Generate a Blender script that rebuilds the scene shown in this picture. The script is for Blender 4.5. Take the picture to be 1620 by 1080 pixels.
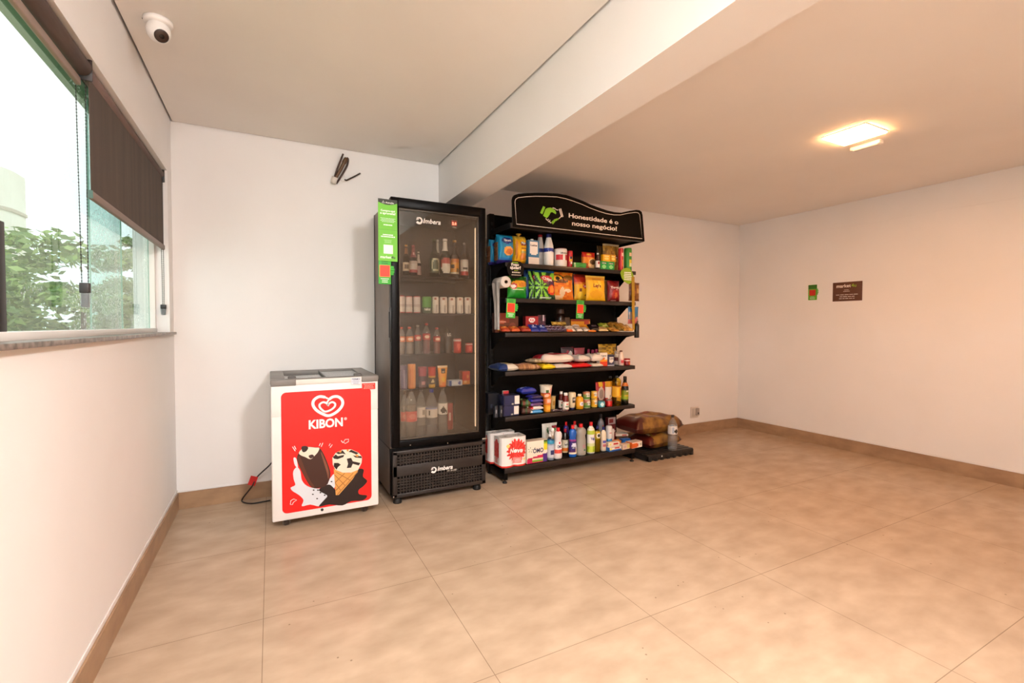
import bpy, bmesh, math, random
from mathutils import Vector, Matrix
R = random.Random(7)
PI = math.pi
for o in list(bpy.data.objects):
    bpy.data.objects.remove(o)
SC = bpy.context.scene
COL = SC.collection

# ---------------------------------------------------------------- camera
YAW, PITCH, ROLL = .4777, -.0264, .0011
fw = Vector((math.sin(YAW) * math.cos(PITCH), math.cos(YAW) * math.cos(PITCH), math.sin(PITCH)))
rt = Vector((math.cos(YAW), -math.sin(YAW), 0))
up = rt.cross(fw)
r2 = math.cos(ROLL) * rt + math.sin(ROLL) * up
u2 = -math.sin(ROLL) * rt + math.cos(ROLL) * up
cd = bpy.data.cameras.new('camera')
cam = bpy.data.objects.new('camera', cd)
COL.objects.link(cam)
cam.matrix_world = Matrix(((r2.x, u2.x, -fw.x, .5446), (r2.y, u2.y, -fw.y, -3.6151), (r2.z, u2.z, -fw.z, 1.1805), (0, 0, 0, 1)))
cd.sensor_width = 36
cd.lens = 737.842 / 1620 * 36
cd.shift_y = -5.62 / 1620
cd.clip_start = .02
SC.camera = cam

# ---------------------------------------------------------------- sky, colour management
W = bpy.data.worlds.new('sky')
SC.world = W
W.use_nodes = True
nt = W.node_tree
nt.nodes.clear()
wo = nt.nodes.new('ShaderNodeOutputWorld')
bg = nt.nodes.new('ShaderNodeBackground')
tc = nt.nodes.new('ShaderNodeTexCoord')
ns = nt.nodes.new('ShaderNodeTexNoise')
ns.inputs['Scale'].default_value = 2.2
ns.inputs['Detail'].default_value = 4
cr = nt.nodes.new('ShaderNodeValToRGB')
cr.color_ramp.elements[0].position = .40
cr.color_ramp.elements[0].color = (.80, .86, .90, 1)
cr.color_ramp.elements[1].position = .62
cr.color_ramp.elements[1].color = (1, .93, .92, 1)
nt.links.new(tc.outputs['Generated'], ns.inputs['Vector'])
nt.links.new(ns.outputs['Fac'], cr.inputs['Fac'])
nt.links.new(cr.outputs['Color'], bg.inputs['Color'])
bg.inputs['Strength'].default_value = 1.9
nt.links.new(bg.outputs[0], wo.inputs[0])
SC.view_settings.view_transform = 'Standard'
SC.view_settings.look = 'None'
SC.view_settings.exposure = 0.32
SC.view_settings.gamma = 1
SC.view_settings.use_curve_mapping = False
SC.cycles.transparent_max_bounces = 24
LAMP = (1.0, .48, .18)      # warm colour of the ceiling panels
LAMP_STR = 118
FILL_L, FILL_L_STR = (1.0, .985, .975), 390      # whiter fill light of the two bowls added behind the camera

# ---------------------------------------------------------------- materials
def lin(h):
    h = h.lstrip('#')
    c = [int(h[i:i + 2], 16) / 255 for i in (0, 2, 4)]
    return tuple(x / 12.92 if x <= .04045 else ((x + .055) / 1.055) ** 2.4 for x in c) + (1,)
_M = {}
def mt(h, rough=.5, metal=0, emit=0, spec=.5, coat=0):
    k = (h, rough, metal, emit, spec, coat)
    if k in _M:
        return _M[k]
    m = bpy.data.materials.new('paint_' + h.strip('#'))
    m.use_nodes = True
    p = m.node_tree.nodes['Principled BSDF']
    p.inputs['Base Color'].default_value = lin(h)
    p.inputs['Roughness'].default_value = rough
    p.inputs['Metallic'].default_value = metal
    p.inputs['Specular IOR Level'].default_value = spec
    p.inputs['Coat Weight'].default_value = coat
    if emit:
        p.inputs['Emission Color'].default_value = lin(h)
        p.inputs['Emission Strength'].default_value = emit
    _M[k] = m
    return m
def noisy(name, a, b, scale, rough=.5, bump=0, detail=5, stretch=(1, 1, 1), lo=.35, hi=.65, bscale=None, spec=.5):
    m = bpy.data.materials.new(name)
    m.use_nodes = True
    t = m.node_tree
    N, L = t.nodes, t.links
    p = N['Principled BSDF']
    p.inputs['Roughness'].default_value = rough
    p.inputs['Specular IOR Level'].default_value = spec
    g = N.new('ShaderNodeTexCoord')
    mp = N.new('ShaderNodeMapping')
    mp.inputs['Scale'].default_value = stretch
    L.new(g.outputs['Object'], mp.inputs['Vector'])
    n = N.new('ShaderNodeTexNoise')
    n.inputs['Scale'].default_value = scale
    n.inputs['Detail'].default_value = detail
    L.new(mp.outputs[0], n.inputs['Vector'])
    r = N.new('ShaderNodeValToRGB')
    r.color_ramp.elements[0].position = lo
    r.color_ramp.elements[0].color = lin(a)
    r.color_ramp.elements[1].position = hi
    r.color_ramp.elements[1].color = lin(b)
    L.new(n.outputs['Fac'], r.inputs['Fac'])
    L.new(r.outputs['Color'], p.inputs['Base Color'])
    if bump:
        n2 = N.new('ShaderNodeTexNoise')
        n2.inputs['Scale'].default_value = bscale or scale * 6
        n2.inputs['Detail'].default_value = 3
        L.new(g.outputs['Object'], n2.inputs['Vector'])
        bp = N.new('ShaderNodeBump')
        bp.inputs['Strength'].default_value = bump
        bp.inputs['Distance'].default_value = .002
        L.new(n2.outputs['Fac'], bp.inputs['Height'])
        L.new(bp.outputs[0], p.inputs['Normal'])
    return m
def glassy(name, tint, refl_ior=1.45, rough=.02, dirt=0, milk=0):
    m = bpy.data.materials.new(name)
    m.use_nodes = True
    t = m.node_tree
    N, L = t.nodes, t.links
    N.clear()
    o = N.new('ShaderNodeOutputMaterial')
    tr = N.new('ShaderNodeBsdfTransparent')
    tr.inputs['Color'].default_value = tint
    gl = N.new('ShaderNodeBsdfGlossy')
    gl.inputs['Roughness'].default_value = rough
    f0 = ((refl_ior - 1) / (refl_ior + 1)) ** 2
    ge = N.new('ShaderNodeNewGeometry')
    dt = N.new('ShaderNodeVectorMath'); dt.operation = 'DOT_PRODUCT'
    L.new(ge.outputs['Incoming'], dt.inputs[0]); L.new(ge.outputs['Normal'], dt.inputs[1])
    ab = N.new('ShaderNodeMath'); ab.operation = 'ABSOLUTE'
    L.new(dt.outputs['Value'], ab.inputs[0])
    iv = N.new('ShaderNodeMath'); iv.operation = 'SUBTRACT'; iv.inputs[0].default_value = 1.0
    L.new(ab.outputs[0], iv.inputs[1])
    pw = N.new('ShaderNodeMath'); pw.operation = 'POWER'; pw.inputs[1].default_value = 5.0
    L.new(iv.outputs[0], pw.inputs[0])
    fr = N.new('ShaderNodeMath'); fr.operation = 'MULTIPLY_ADD'
    fr.inputs[1].default_value = 1 - f0; fr.inputs[2].default_value = f0
    L.new(pw.outputs[0], fr.inputs[0])
    mx = N.new('ShaderNodeMixShader')
    L.new(fr.outputs[0], mx.inputs[0])
    L.new(tr.outputs[0], mx.inputs[1])
    L.new(gl.outputs[0], mx.inputs[2])
    last = mx
    if milk:
        d0 = N.new('ShaderNodeBsdfDiffuse')
        d0.inputs['Color'].default_value = (.85, .87, .88, 1)
        m0 = N.new('ShaderNodeMixShader')
        m0.inputs[0].default_value = milk
        L.new(mx.outputs[0], m0.inputs[1]); L.new(d0.outputs[0], m0.inputs[2])
        mx = last = m0
    if dirt:
        g = N.new('ShaderNodeTexCoord')
        v = N.new('ShaderNodeTexVoronoi')
        v.inputs['Scale'].default_value = 70
        L.new(g.outputs['Object'], v.inputs['Vector'])
        n = N.new('ShaderNodeTexNoise')
        n.inputs['Scale'].default_value = 3.0
        L.new(g.outputs['Object'], n.inputs['Vector'])
        a = N.new('ShaderNodeMath'); a.operation = 'LESS_THAN'
        a.inputs[1].default_value = .26
        L.new(v.outputs['Distance'], a.inputs[0])
        b = N.new('ShaderNodeMath'); b.operation = 'GREATER_THAN'
        b.inputs[1].default_value = .54
        L.new(n.outputs['Fac'], b.inputs[0])
        c = N.new('ShaderNodeMath'); c.operation = 'MULTIPLY'
        L.new(a.outputs[0], c.inputs[0]); L.new(b.outputs[0], c.inputs[1])
        d = N.new('ShaderNodeMath'); d.operation = 'MULTIPLY'
        d.inputs[1].default_value = dirt
        L.new(c.outputs[0], d.inputs[0])
        df = N.new('ShaderNodeBsdfTranslucent')
        df.inputs['Color'].default_value = (.9, .95, .92, 1)
        m2 = N.new('ShaderNodeMixShader')
        L.new(d.outputs[0], m2.inputs[0])
        L.new(mx.outputs[0], m2.inputs[1])
        L.new(df.outputs[0], m2.inputs[2])
        last = m2
    L.new(last.outputs[0], o.inputs[0])
    return m

def floor_material():
    m = noisy('floor_tile', '#a58c74', '#c2aa91', 5.5, rough=.22, detail=10, stretch=(1, 1.7, 1), lo=.2, hi=.8, spec=.16)
    t = m.node_tree
    N, L = t.nodes, t.links
    p = N['Principled BSDF']
    src = p.inputs['Base Color'].links[0].from_socket
    g = N.new('ShaderNodeNewGeometry')
    sx = N.new('ShaderNodeSeparateXYZ')
    L.new(g.outputs['Position'], sx.inputs[0])
    ds = []
    for ax, off in (('X', .506), ('Y', -2.2155)):
        a = N.new('ShaderNodeMath'); a.operation = 'SUBTRACT'; a.inputs[1].default_value = off - 7.0
        L.new(sx.outputs[ax], a.inputs[0])
        b = N.new('ShaderNodeMath'); b.operation = 'DIVIDE'; b.inputs[1].default_value = .70
        L.new(a.outputs[0], b.inputs[0])
        c = N.new('ShaderNodeMath'); c.operation = 'FRACT'
        L.new(b.outputs[0], c.inputs[0])
        d = N.new('ShaderNodeMath'); d.operation = 'PINGPONG'; d.inputs[1].default_value = .5
        L.new(c.outputs[0], d.inputs[0])
        ds.append(d)
    mn = N.new('ShaderNodeMath'); mn.operation = 'MINIMUM'
    L.new(ds[0].outputs[0], mn.inputs[0]); L.new(ds[1].outputs[0], mn.inputs[1])
    ls = N.new('ShaderNodeMath'); ls.operation = 'LESS_THAN'; ls.inputs[1].default_value = .0021
    L.new(mn.outputs[0], ls.inputs[0])
    # specks
    v = N.new('ShaderNodeTexVoronoi'); v.inputs['Scale'].default_value = 14
    L.new(g.outputs['Position'], v.inputs['Vector'])
    n2 = N.new('ShaderNodeTexNoise'); n2.inputs['Scale'].default_value = 1.6
    L.new(g.outputs['Position'], n2.inputs['Vector'])
    s1 = N.new('ShaderNodeMath'); s1.operation = 'LESS_THAN'; s1.inputs[1].default_value = .055
    L.new(v.outputs['Distance'], s1.inputs[0])
    s2 = N.new('ShaderNodeMath'); s2.operation = 'GREATER_THAN'; s2.inputs[1].default_value = .55
    L.new(n2.outputs['Fac'], s2.inputs[0])
    s3 = N.new('ShaderNodeMath'); s3.operation = 'MULTIPLY'
    L.new(s1.outputs[0], s3.inputs[0]); L.new(s2.outputs[0], s3.inputs[1])
    mm = N.new('ShaderNodeMath'); mm.operation = 'MAXIMUM'
    L.new(s3.outputs[0], mm.inputs[0]); L.new(ls.outputs[0], mm.inputs[1])
    f = N.new('ShaderNodeMath'); f.operation = 'MULTIPLY'; f.inputs[1].default_value = .55
    L.new(mm.outputs[0], f.inputs[0])
    mix = N.new('ShaderNodeMix'); mix.data_type = 'RGBA'
    L.new(f.outputs[0], mix.inputs[0])
    L.new(src, mix.inputs[6])
    mix.inputs[7].default_value = lin('#5a4330')
    L.new(mix.outputs[2], p.inputs['Base Color'])
    n3 = N.new('ShaderNodeTexNoise'); n3.inputs['Scale'].default_value = 9
    L.new(g.outputs['Position'], n3.inputs['Vector'])
    bp = N.new('ShaderNodeBump'); bp.inputs['Strength'].default_value = .05
    L.new(n3.outputs['Fac'], bp.inputs['Height']); L.new(bp.outputs[0], p.inputs['Normal'])
    return m
FLOOR = floor_material()
WALL = noisy('wall_paint', '#ebe7e4', '#f0ecea', 1.2, rough=.75, bump=.12, bscale=180)
CEIL = noisy('ceiling_paint', '#ece6e0', '#f2ece6', 1.0, rough=.85)
SKIRT = noisy('baseboard_tile', '#96765a', '#ab8a6a', 7, rough=.35, stretch=(1, 1, 2))
STONE = noisy('sill_stone', '#4d423b', '#8d7f74', 40, rough=.35, detail=8)
BLIND = noisy('blind_fabric', '#4b403a', '#57493f', 3, rough=.9, bump=.5, bscale=700, stretch=(1, 6, .4))
ROLLF = noisy('blind_roll_fabric', '#5d4a43', '#6a554c', 4, rough=.9)
BLACK = noisy('black_metal', '#060403', '#090605', 8, rough=.42, spec=.12)
LIP = noisy('shelf_lip', '#231a17', '#2a201c', 8, rough=.3, spec=.4)
FRIDGE = noisy('fridge_black', '#050303', '#080505', 6, rough=.36, spec=.12)
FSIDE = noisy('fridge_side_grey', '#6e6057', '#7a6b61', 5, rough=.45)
LINER = noisy('fridge_liner', '#3a3027', '#453a30', 4, rough=.6)
WHITE = noisy('white_enamel', '#e9e4df', '#f0ece8', 3, rough=.3)
GREYP = noisy('grey_plastic', '#77716c', '#827c77', 5, rough=.45)
G_WIN = glassy('window_glass', (.885, .975, .945, 1), dirt=.35)
G_DOOR = glassy('fridge_glass', (.93, .92, .90, 1), 1.6)
G_LID = glassy('lid_glass', (.75, .76, .75, 1), 1.6)
CLEAR = glassy('clear_plastic', (.86, .88, .89, 1), 1.6, .06, milk=.10)
GREENGL = glassy('green_bottle_glass', (.20, .33, .14, 1), 1.45, .05)
BROWNGL = glassy('brown_bottle_glass', (.36, .20, .08, 1), 1.45, .05)
OILGL = glassy('oil_plastic', (.92, .80, .22, 1), 1.5, .05)
CHROME = mt('#b8b4b0', .25, 1)
WIRE = mt('#2a2420', .4, .3)

# ---------------------------------------------------------------- mesh builder
_TXT = {}
def text_geo(body, bold=0, shear=0):
    k = (body, bold, shear)
    if k not in _TXT:
        c = bpy.data.curves.new('t', 'FONT')
        c.body = body
        c.size = 1
        c.offset = bold
        c.shear = shear
        c.resolution_u = 3
        o = bpy.data.objects.new('t', c)
        COL.objects.link(o)
        dg = bpy.context.evaluated_depsgraph_get()
        dg.update()
        me = bpy.data.meshes.new_from_object(o.evaluated_get(dg))
        v = [(a.co.x, a.co.y) for a in me.vertices]
        f = [tuple(p.vertices) for p in me.polygons]
        bpy.data.objects.remove(o)
        bpy.data.curves.remove(c)
        bpy.data.meshes.remove(me)
        x0 = min(a[0] for a in v); x1 = max(a[0] for a in v)
        _TXT[k] = ([(a[0] - x0, a[1]) for a in v], f, x1 - x0)
    return _TXT[k]

class MB:
    def __init__(s):
        s.v = []; s.f = []; s.fm = []; s.fs = []; s.mats = []
    def mi(s, m):
        if m not in s.mats:
            s.mats.append(m)
        return s.mats.index(m)
    def add(s, vs, fs, mat, smooth=False):
        b = len(s.v)
        s.v += [tuple(v) for v in vs]
        for i, f in enumerate(fs):
            s.f.append(tuple(b + k for k in f))
            s.fm.append(s.mi(mat[i] if isinstance(mat, list) else mat))
            s.fs.append(smooth)
        return s
    def box(s, x0, x1, y0, y1, z0, z1, mat, bev=0, seg=2):
        bm = bmesh.new()
        bmesh.ops.create_cube(bm, size=1)
        for v in bm.verts:
            v.co = Vector(((x0 + x1) / 2 + v.co.x * (x1 - x0), (y0 + y1) / 2 + v.co.y * (y1 - y0), (z0 + z1) / 2 + v.co.z * (z1 - z0)))
        if bev:
            bmesh.ops.bevel(bm, geom=bm.edges[:], offset=bev, segments=seg, affect='EDGES', profile=.5)
        bm.verts.index_update()
        s.add([v.co for v in bm.verts], [[v.index for v in f.verts] for f in bm.faces], mat, bool(bev))
        bm.free()
        return s
    def lathe(s, prof, mat, n=20, c=(0, 0, 0), sq=1.0, cap=True):
        vs, fs, ms = [], [], []
        k = len(prof)
        for r, z in prof:
            for i in range(n):
                a = 2 * PI * i / n - PI / 2      # starts at the front (-y)
                vs.append((c[0] + r * math.cos(a), c[1] + r * sq * math.sin(a), c[2] + z))
        fn = callable(mat)
        z0, z1 = prof[0][1], prof[-1][1]
        for j in range(k - 1):
            for i in range(n):
                fs.append((j * n + i, j * n + (i + 1) % n, (j + 1) * n + (i + 1) % n, (j + 1) * n + i))
                if fn:
                    t = ((i + .5) / n + .5) % 1.0
                    ms.append(mat(t, ((prof[j][1] + prof[j + 1][1]) / 2 - z0) / (z1 - z0 or 1)))
                else:
                    ms.append(mat)
        if cap:
            fs.append(tuple(range(n))[::-1]); ms.append(ms[0])
            fs.append(tuple((k - 1) * n + i for i in range(n))); ms.append(ms[-1])
        return s.add(vs, fs, ms, True)
    def tube(s, pts, r, mat, n=8):
        pts = [Vector(p) for p in pts]
        vs, fs = [], []
        u = None
        for i, p in enumerate(pts):
            d = (pts[min(i + 1, len(pts) - 1)] - pts[max(i - 1, 0)]).normalized()
            if u is None:
                u = d.orthogonal().normalized()
            u = (u - d * u.dot(d)).normalized()
            w = d.cross(u)
            rr = r[i] if isinstance(r, (list, tuple)) else r
            for k in range(n):
                a = 2 * PI * k / n
                vs.append(p + rr * (math.cos(a) * u + math.sin(a) * w))
        for i in range(len(pts) - 1):
            for k in range(n):
                fs.append((i * n + k, i * n + (k + 1) % n, (i + 1) * n + (k + 1) % n, (i + 1) * n + k))
        fs.append(tuple(range(n))[::-1])
        fs.append(tuple((len(pts) - 1) * n + k for k in range(n)))
        return s.add(vs, fs, mat, True)
    def prism(s, poly, y0, y1, mat, edge=None):
        """polygon in XZ, from y0 (front) to y1 (back)"""
        a = sum(poly[i][0] * poly[(i + 1) % len(poly)][1] - poly[(i + 1) % len(poly)][0] * poly[i][1] for i in range(len(poly)))
        if a < 0:
            poly = poly[::-1]
        n = len(poly)
        vs = [(x, y0, z) for x, z in poly] + [(x, y1, z) for x, z in poly]
        fs = [tuple(range(n)), tuple(range(2 * n - 1, n - 1, -1))]
        fs += [(i, n + i, n + (i + 1) % n, (i + 1) % n) for i in range(n)]
        return s.add(vs, fs, [mat] * 2 + [edge or mat] * n)
    def ribbon(s, pts, w, y, mat, closed=False):
        """flat stroke in the XZ plane at depth y"""
        P = [Vector((p[0], p[1])) for p in pts]
        n = len(P)
        vs = []
        for i in range(n):
            if closed:
                d = P[(i + 1) % n] - P[i - 1]
            else:
                d = P[min(i + 1, n - 1)] - P[max(i - 1, 0)]
            d.normalize()
            ww = (w[i] if isinstance(w, (list, tuple)) else w) / 2
            nr = Vector((-d.y, d.x)) * ww
            vs += [(P[i].x + nr.x, y, P[i].y + nr.y), (P[i].x - nr.x, y, P[i].y - nr.y)]
        m = n if closed else n - 1
        fs = [(2 * i, 2 * i + 1, 2 * ((i + 1) % n) + 1, 2 * ((i + 1) % n)) for i in range(m)]
        return s.add(vs, fs, mat)
    def grid(s, fn, nu, nv, mat, smooth=True, flip=False):
        vs = [fn(i / nu, j / nv) for j in range(nv + 1) for i in range(nu + 1)]
        fs, ms = [], []
        for j in range(nv):
            for i in range(nu):
                a = j * (nu + 1) + i
                q = (a, a + 1, a + nu + 2, a + nu + 1)
                fs.append(q[::-1] if flip else q)
                ms.append(mat((i + .5) / nu, (j + .5) / nv) if callable(mat) else mat)
        return s.add(vs, fs, ms, smooth)
    def text(s, body, x, z, w, y, mat, bold=.012, shear=0, h=None, fn=None, rise=0):
        """lettering with its left end at x, baseline z, fitted to width w, on the plane y"""
        v, f, tw = text_geo(body, bold, shear)
        k = w / tw
        kh = h / .72 if h else k
        vs = []
        for a, b in v:
            X, Z = x + a * k, z + b * kh + rise * a / tw
            vs.append(fn(X, Z) if fn else (X, y, Z))
        return s.add(vs, f, mat)
    def lines(s, x0, x1, z0, z1, n, y, mat, frac=.35, seed=1):
        """rows of small print"""
        q = random.Random(seed)
        dz = (z1 - z0) / n
        for i in range(n):
            zz = z1 - (i + .5) * dz
            ww = (x1 - x0) * q.uniform(.55, 1)
            c = (x0 + x1) / 2
            t = c - ww / 2
            while t < c + ww / 2 - 1e-6:
                L = min((x1 - x0) * q.uniform(.06, .16), c + ww / 2 - t)
                s.add([(t, y, zz - dz * frac / 2), (t + L, y, zz - dz * frac / 2), (t + L, y, zz + dz * frac / 2), (t, y, zz + dz * frac / 2)], [(0, 1, 2, 3)], mat)
                t += L + (x1 - x0) * .025
        return s
    def build(s, name, parent=None, loc=(0, 0, 0), rot=(0, 0, 0)):
        me = bpy.data.meshes.new(name)
        me.from_pydata(s.v, [], s.f)
        for m in s.mats:
            me.materials.append(m)
        me.polygons.foreach_set('material_index', s.fm)
        me.polygons.foreach_set('use_smooth', s.fs)
        me.update()
        o = bpy.data.objects.new(name, me)
        COL.objects.link(o)
        o.location = loc
        o.rotation_euler = rot
        if parent:
            o.parent = parent
        return o

def tag(o, label, cat, group=None):
    o['label'] = label
    o['category'] = cat
    if group:
        o['group'] = group
    return o
def thing(name, label, cat, loc=(0, 0, 0), rot=(0, 0, 0), group=None):
    o = bpy.data.objects.new(name, None)
    o.empty_display_size = .05
    COL.objects.link(o)
    o.location = loc
    o.rotation_euler = rot
    return tag(o, label, cat, group)
def struct(name, mb, parent=None, loc=(0, 0, 0)):
    o = mb.build(name, parent, loc)
    if not parent:
        o['kind'] = 'structure'
    return o
def smooth_path(pts, n=6):
    P = [Vector(p) for p in pts]
    out = []
    for i in range(len(P) - 1):
        a, b, c, d = P[max(i - 1, 0)], P[i], P[i + 1], P[min(i + 2, len(P) - 1)]
        for k in range(n):
            t = k / n
            out.append(.5 * ((2 * b) + (c - a) * t + (2 * a - 5 * b + 4 * c - d) * t * t + (3 * b - a - 3 * c + d) * t ** 3))
    out.append(P[-1])
    return out

# ---------------------------------------------------------------- the room
XR, ZL, ZR, ZB, XB0, XB1, YF = 5.392, 2.46, 2.34, 2.1226, 1.7525, 1.9694, -6.2
HB = .107
WY0, WY1, WZ0, WZ1 = -.13, -3.3, 1.125, 2.115      # window opening in the left wall
struct('floor', MB().box(-.2, XR + .15, YF - .15, .15, -.1, 0, FLOOR))
struct('wall_back', MB().box(-.2, XR + .15, 0, .15, 0, 2.75, WALL))
struct('wall_right', MB().box(XR, XR + .15, YF, 0, 0, 2.75, WALL).box(XR - .004, XR + .01, YF, 0, 2.115, ZR + .03, WALL))
struct('wall_front', MB().box(-.2, XR + .15, YF - .15, YF, 0, 2.75, WALL))
wl = MB()
wl.box(-.16, 0, YF, 0, 0, WZ0, WALL)
wl.box(-.16, 0, YF, 0, WZ1, 2.75, WALL)
wl.box(-.16, 0, WY0, 0, WZ0, WZ1, WALL)
wl.box(-.16, 0, YF, WY1, WZ0, WZ1, WALL)
struct('wall_left', wl)
DARK = mt('#6b5a4e', .9)
cl = MB()
cl.box(.012, XB0 - .012, YF + .012, -.008, ZL, ZL + .02, CEIL)
cl.box(0, XB0, YF, 0, ZL + .035, ZL + .06, DARK)
cl.box(XB1 + .004, XR - .009, YF + .012, -.008, ZR, ZR + .02, CEIL)
cl.box(XB1, XR, YF, 0, ZR + .035, ZR + .06, DARK)
cl.box(-.2, XR + .15, YF - .15, .15, 2.75, 2.85, CEIL)
struct('ceiling', cl)
struct('trim_beam', MB().box(XB0, XB1, YF, 0, ZB, 2.75, WALL))
def skirting(name, x0, x1, y0, y1):
    struct(name, MB().box(x0, x1, y0, y1, 0, HB, SKIRT))
skirting('baseboard_back', .011, XR - .011, -.011, 0)
skirting('baseboard_left', 0, .011, YF, 0)
skirting('baseboard_right', XR - .011, XR, YF, 0)
struct('trim_paint_ridge', MB().box(XR - .004, XR, YF, 0, HB, HB + .014, WALL, .0015).box(0, XR, -.004, 0, HB, HB + .014, WALL, .0015).box(0, .004, YF, 0, HB, HB + .02, WALL, .0015))

# window
wr = bpy.data.objects.new('window_1', None)
COL.objects.link(wr)
wr['kind'] = 'structure'
fr = MB()
FRW = mt('#e8e4df', .35)
fr.box(-.112, -.062, WY1, WY0, WZ0 + .012, WZ0 + .038, FRW, .003)
fr.box(-.112, -.066, WY0 - .02, WY0, WZ0 + .03, WZ1, FRW, .003)
fr.box(-.112, -.066, WY1, WY1 + .02, WZ0 + .03, WZ1, FRW, .003)
fr.box(-.112, -.062, WY1, WY0, WZ1 - .035, WZ1, mt('#7d9585', .4, .4), .003)
fr.build('window_frame', wr)
EDGE = mt('#7fae9c', .3)
def pane(y0, y1, x):
    p = MB()
    p.box(x - .004, x + .004, y0, y1, WZ0 + .037, WZ1 - .034, G_WIN)
    o = p.build('glass_pane', wr)
    e = MB()
    for y in (y0, y1):
        e.box(x - .0015, x + .0042, y - .0008, y + .0008, WZ0 + .037, WZ1 - .034, EDGE)
    e.build('pane_edge', o)
    return o
pane(-1.165, -.15, -.098)
pn = pane(-1.945, -.80, -.080)
pane(-3.28, -1.93, -.098)
MB().box(-.076, -.070, -1.955, -1.915, WZ0 + .037, 1.45, mt('#16120f', .4), .002).build('lock_bar', pn)
struct('trim_window_sill', MB().box(-.112, .022, WY1 - .03, -.055, 1.124, 1.139, STONE, .002))

# ---------------------------------------------------------------- outside the window
def outdoor():
    struct('ground', MB().box(-60, 20, -12, 70, -5.3, -5.0, noisy('grass_ground', '#6f7f4c', '#8d9a62', .5, .9)))
    LEAF = [mt(h, .8) for h in ('#7d9858', '#8fac5c', '#a4bb74', '#6c8850')]
    def tree(x, y, zt, rx, rz, n, label, seed):
        q = random.Random(seed)
        t = thing('tree', label, 'tree', (x, y, -5.0), group=None)
        f = MB()
        H = zt + 5.0
        cl = []
        for k in range(n):
            a = q.uniform(0, 2 * PI)
            rr = math.sqrt(q.random())
            zz = H - rz * (1 - math.sqrt(max(0, 1 - rr * rr))) - q.uniform(0, rz * .95)
            cl.append((rx * rr * math.cos(a), rx * rr * math.sin(a), zz))
        for c in cl:
            s = q.uniform(.35, .75)
            for j in range(300):
                a = q.uniform(0, 2 * PI)
                rr = math.sqrt(q.random()) * s
                p = Vector((c[0] + rr * math.cos(a) * 1.3, c[1] + rr * math.sin(a) * 1.3, c[2] + q.gauss(0, .11) + .10 * (1 - rr / s)))
                d = Vector((q.gauss(0, 1), q.gauss(0, 1), q.gauss(0, .5))).normalized()
                e = d.cross(Vector((q.gauss(0, 1), q.gauss(0, 1), q.gauss(0, 1)))).normalized()
                L = q.uniform(.07, .15)
                f.add([p - d * L, p - e * L * .4, p + d * L, p + e * L * .4], [(0, 1, 2, 3)], LEAF[q.randrange(4)])
        f.build('foliage', t)
        w = MB()
        BARK = noisy('bark', '#4a3c2f', '#64523f', 6, .9, .5)
        top = Vector((0, 0, H * .45))
        w.tube([(0, 0, 0), (.08, .05, H * .22), top], [.28, .22, .17], BARK, 10)
        for k in range(16):
            c = Vector(cl[k * n // 16])
            mid = (top + c) / 2 + Vector((0, 0, .2))
            w.tube(smooth_path([top, mid, c], 4), .05, BARK, 6)
        w.build('trunk', t)
    tree(-3.35, 10.5, 3.45, 2.3, 4.6, 75, 'broad leafy tree nearest the window, filling the middle of the view', 3)
    tree(-4.7, 25.5, 5.5, 2.6, 5.6, 70, 'leafy tree behind the tinted overlap of the window panes', 5)
    tree(-8.5, 18.0, 5.0, 2.5, 5.6, 70, 'leafy tree below the white building outside the window', 8)
    b = thing('building', 'white rounded building with an air conditioner, outside beyond the trees', 'building', (-12.1, 26, -5))
    w = MB()
    pts = [(-8, -3), (1.2, -3)] + [(1.2 + 1.6 * math.sin(a), -1.4 - 1.6 * math.cos(a)) for a in [k * PI / 16 for k in range(1, 9)]] + [(2.8, -.4), (-8, -.4)]
    n = len(pts)
    z0, z1 = 0, 12.85
    CON = noisy('white_render', '#e8ddd2', '#f1e8de', .6, .9)
    w.add([(x, y, z0) for x, y in pts] + [(x, y, z1) for x, y in pts], [(i, (i + 1) % n, n + (i + 1) % n, n + i) for i in range(n)] + [tuple(range(n, 2 * n))], CON)
    w.add([(x * 1.02, y * 1.03, 11.05) for x, y in pts] + [(x * 1.02, y * 1.03, 11.2) for x, y in pts], [(i, (i + 1) % n, n + (i + 1) % n, n + i) for i in range(n)], mt('#c9b9aa', .9))
    w.build('wall', b)
    a = MB().box(1.0, 1.95, -3.4, -3.0, 11.6, 12.45, mt('#d8d2cc', .5), .02)
    ac = a.build('air_conditioner', b)
    MB().lathe([(.30, 0), (.30, .02)], mt('#5a5552', .5), 20).build('fan_grille', ac, (1.4, -3.41, 12.02), (PI / 2, 0, 0))
outdoor()

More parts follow.
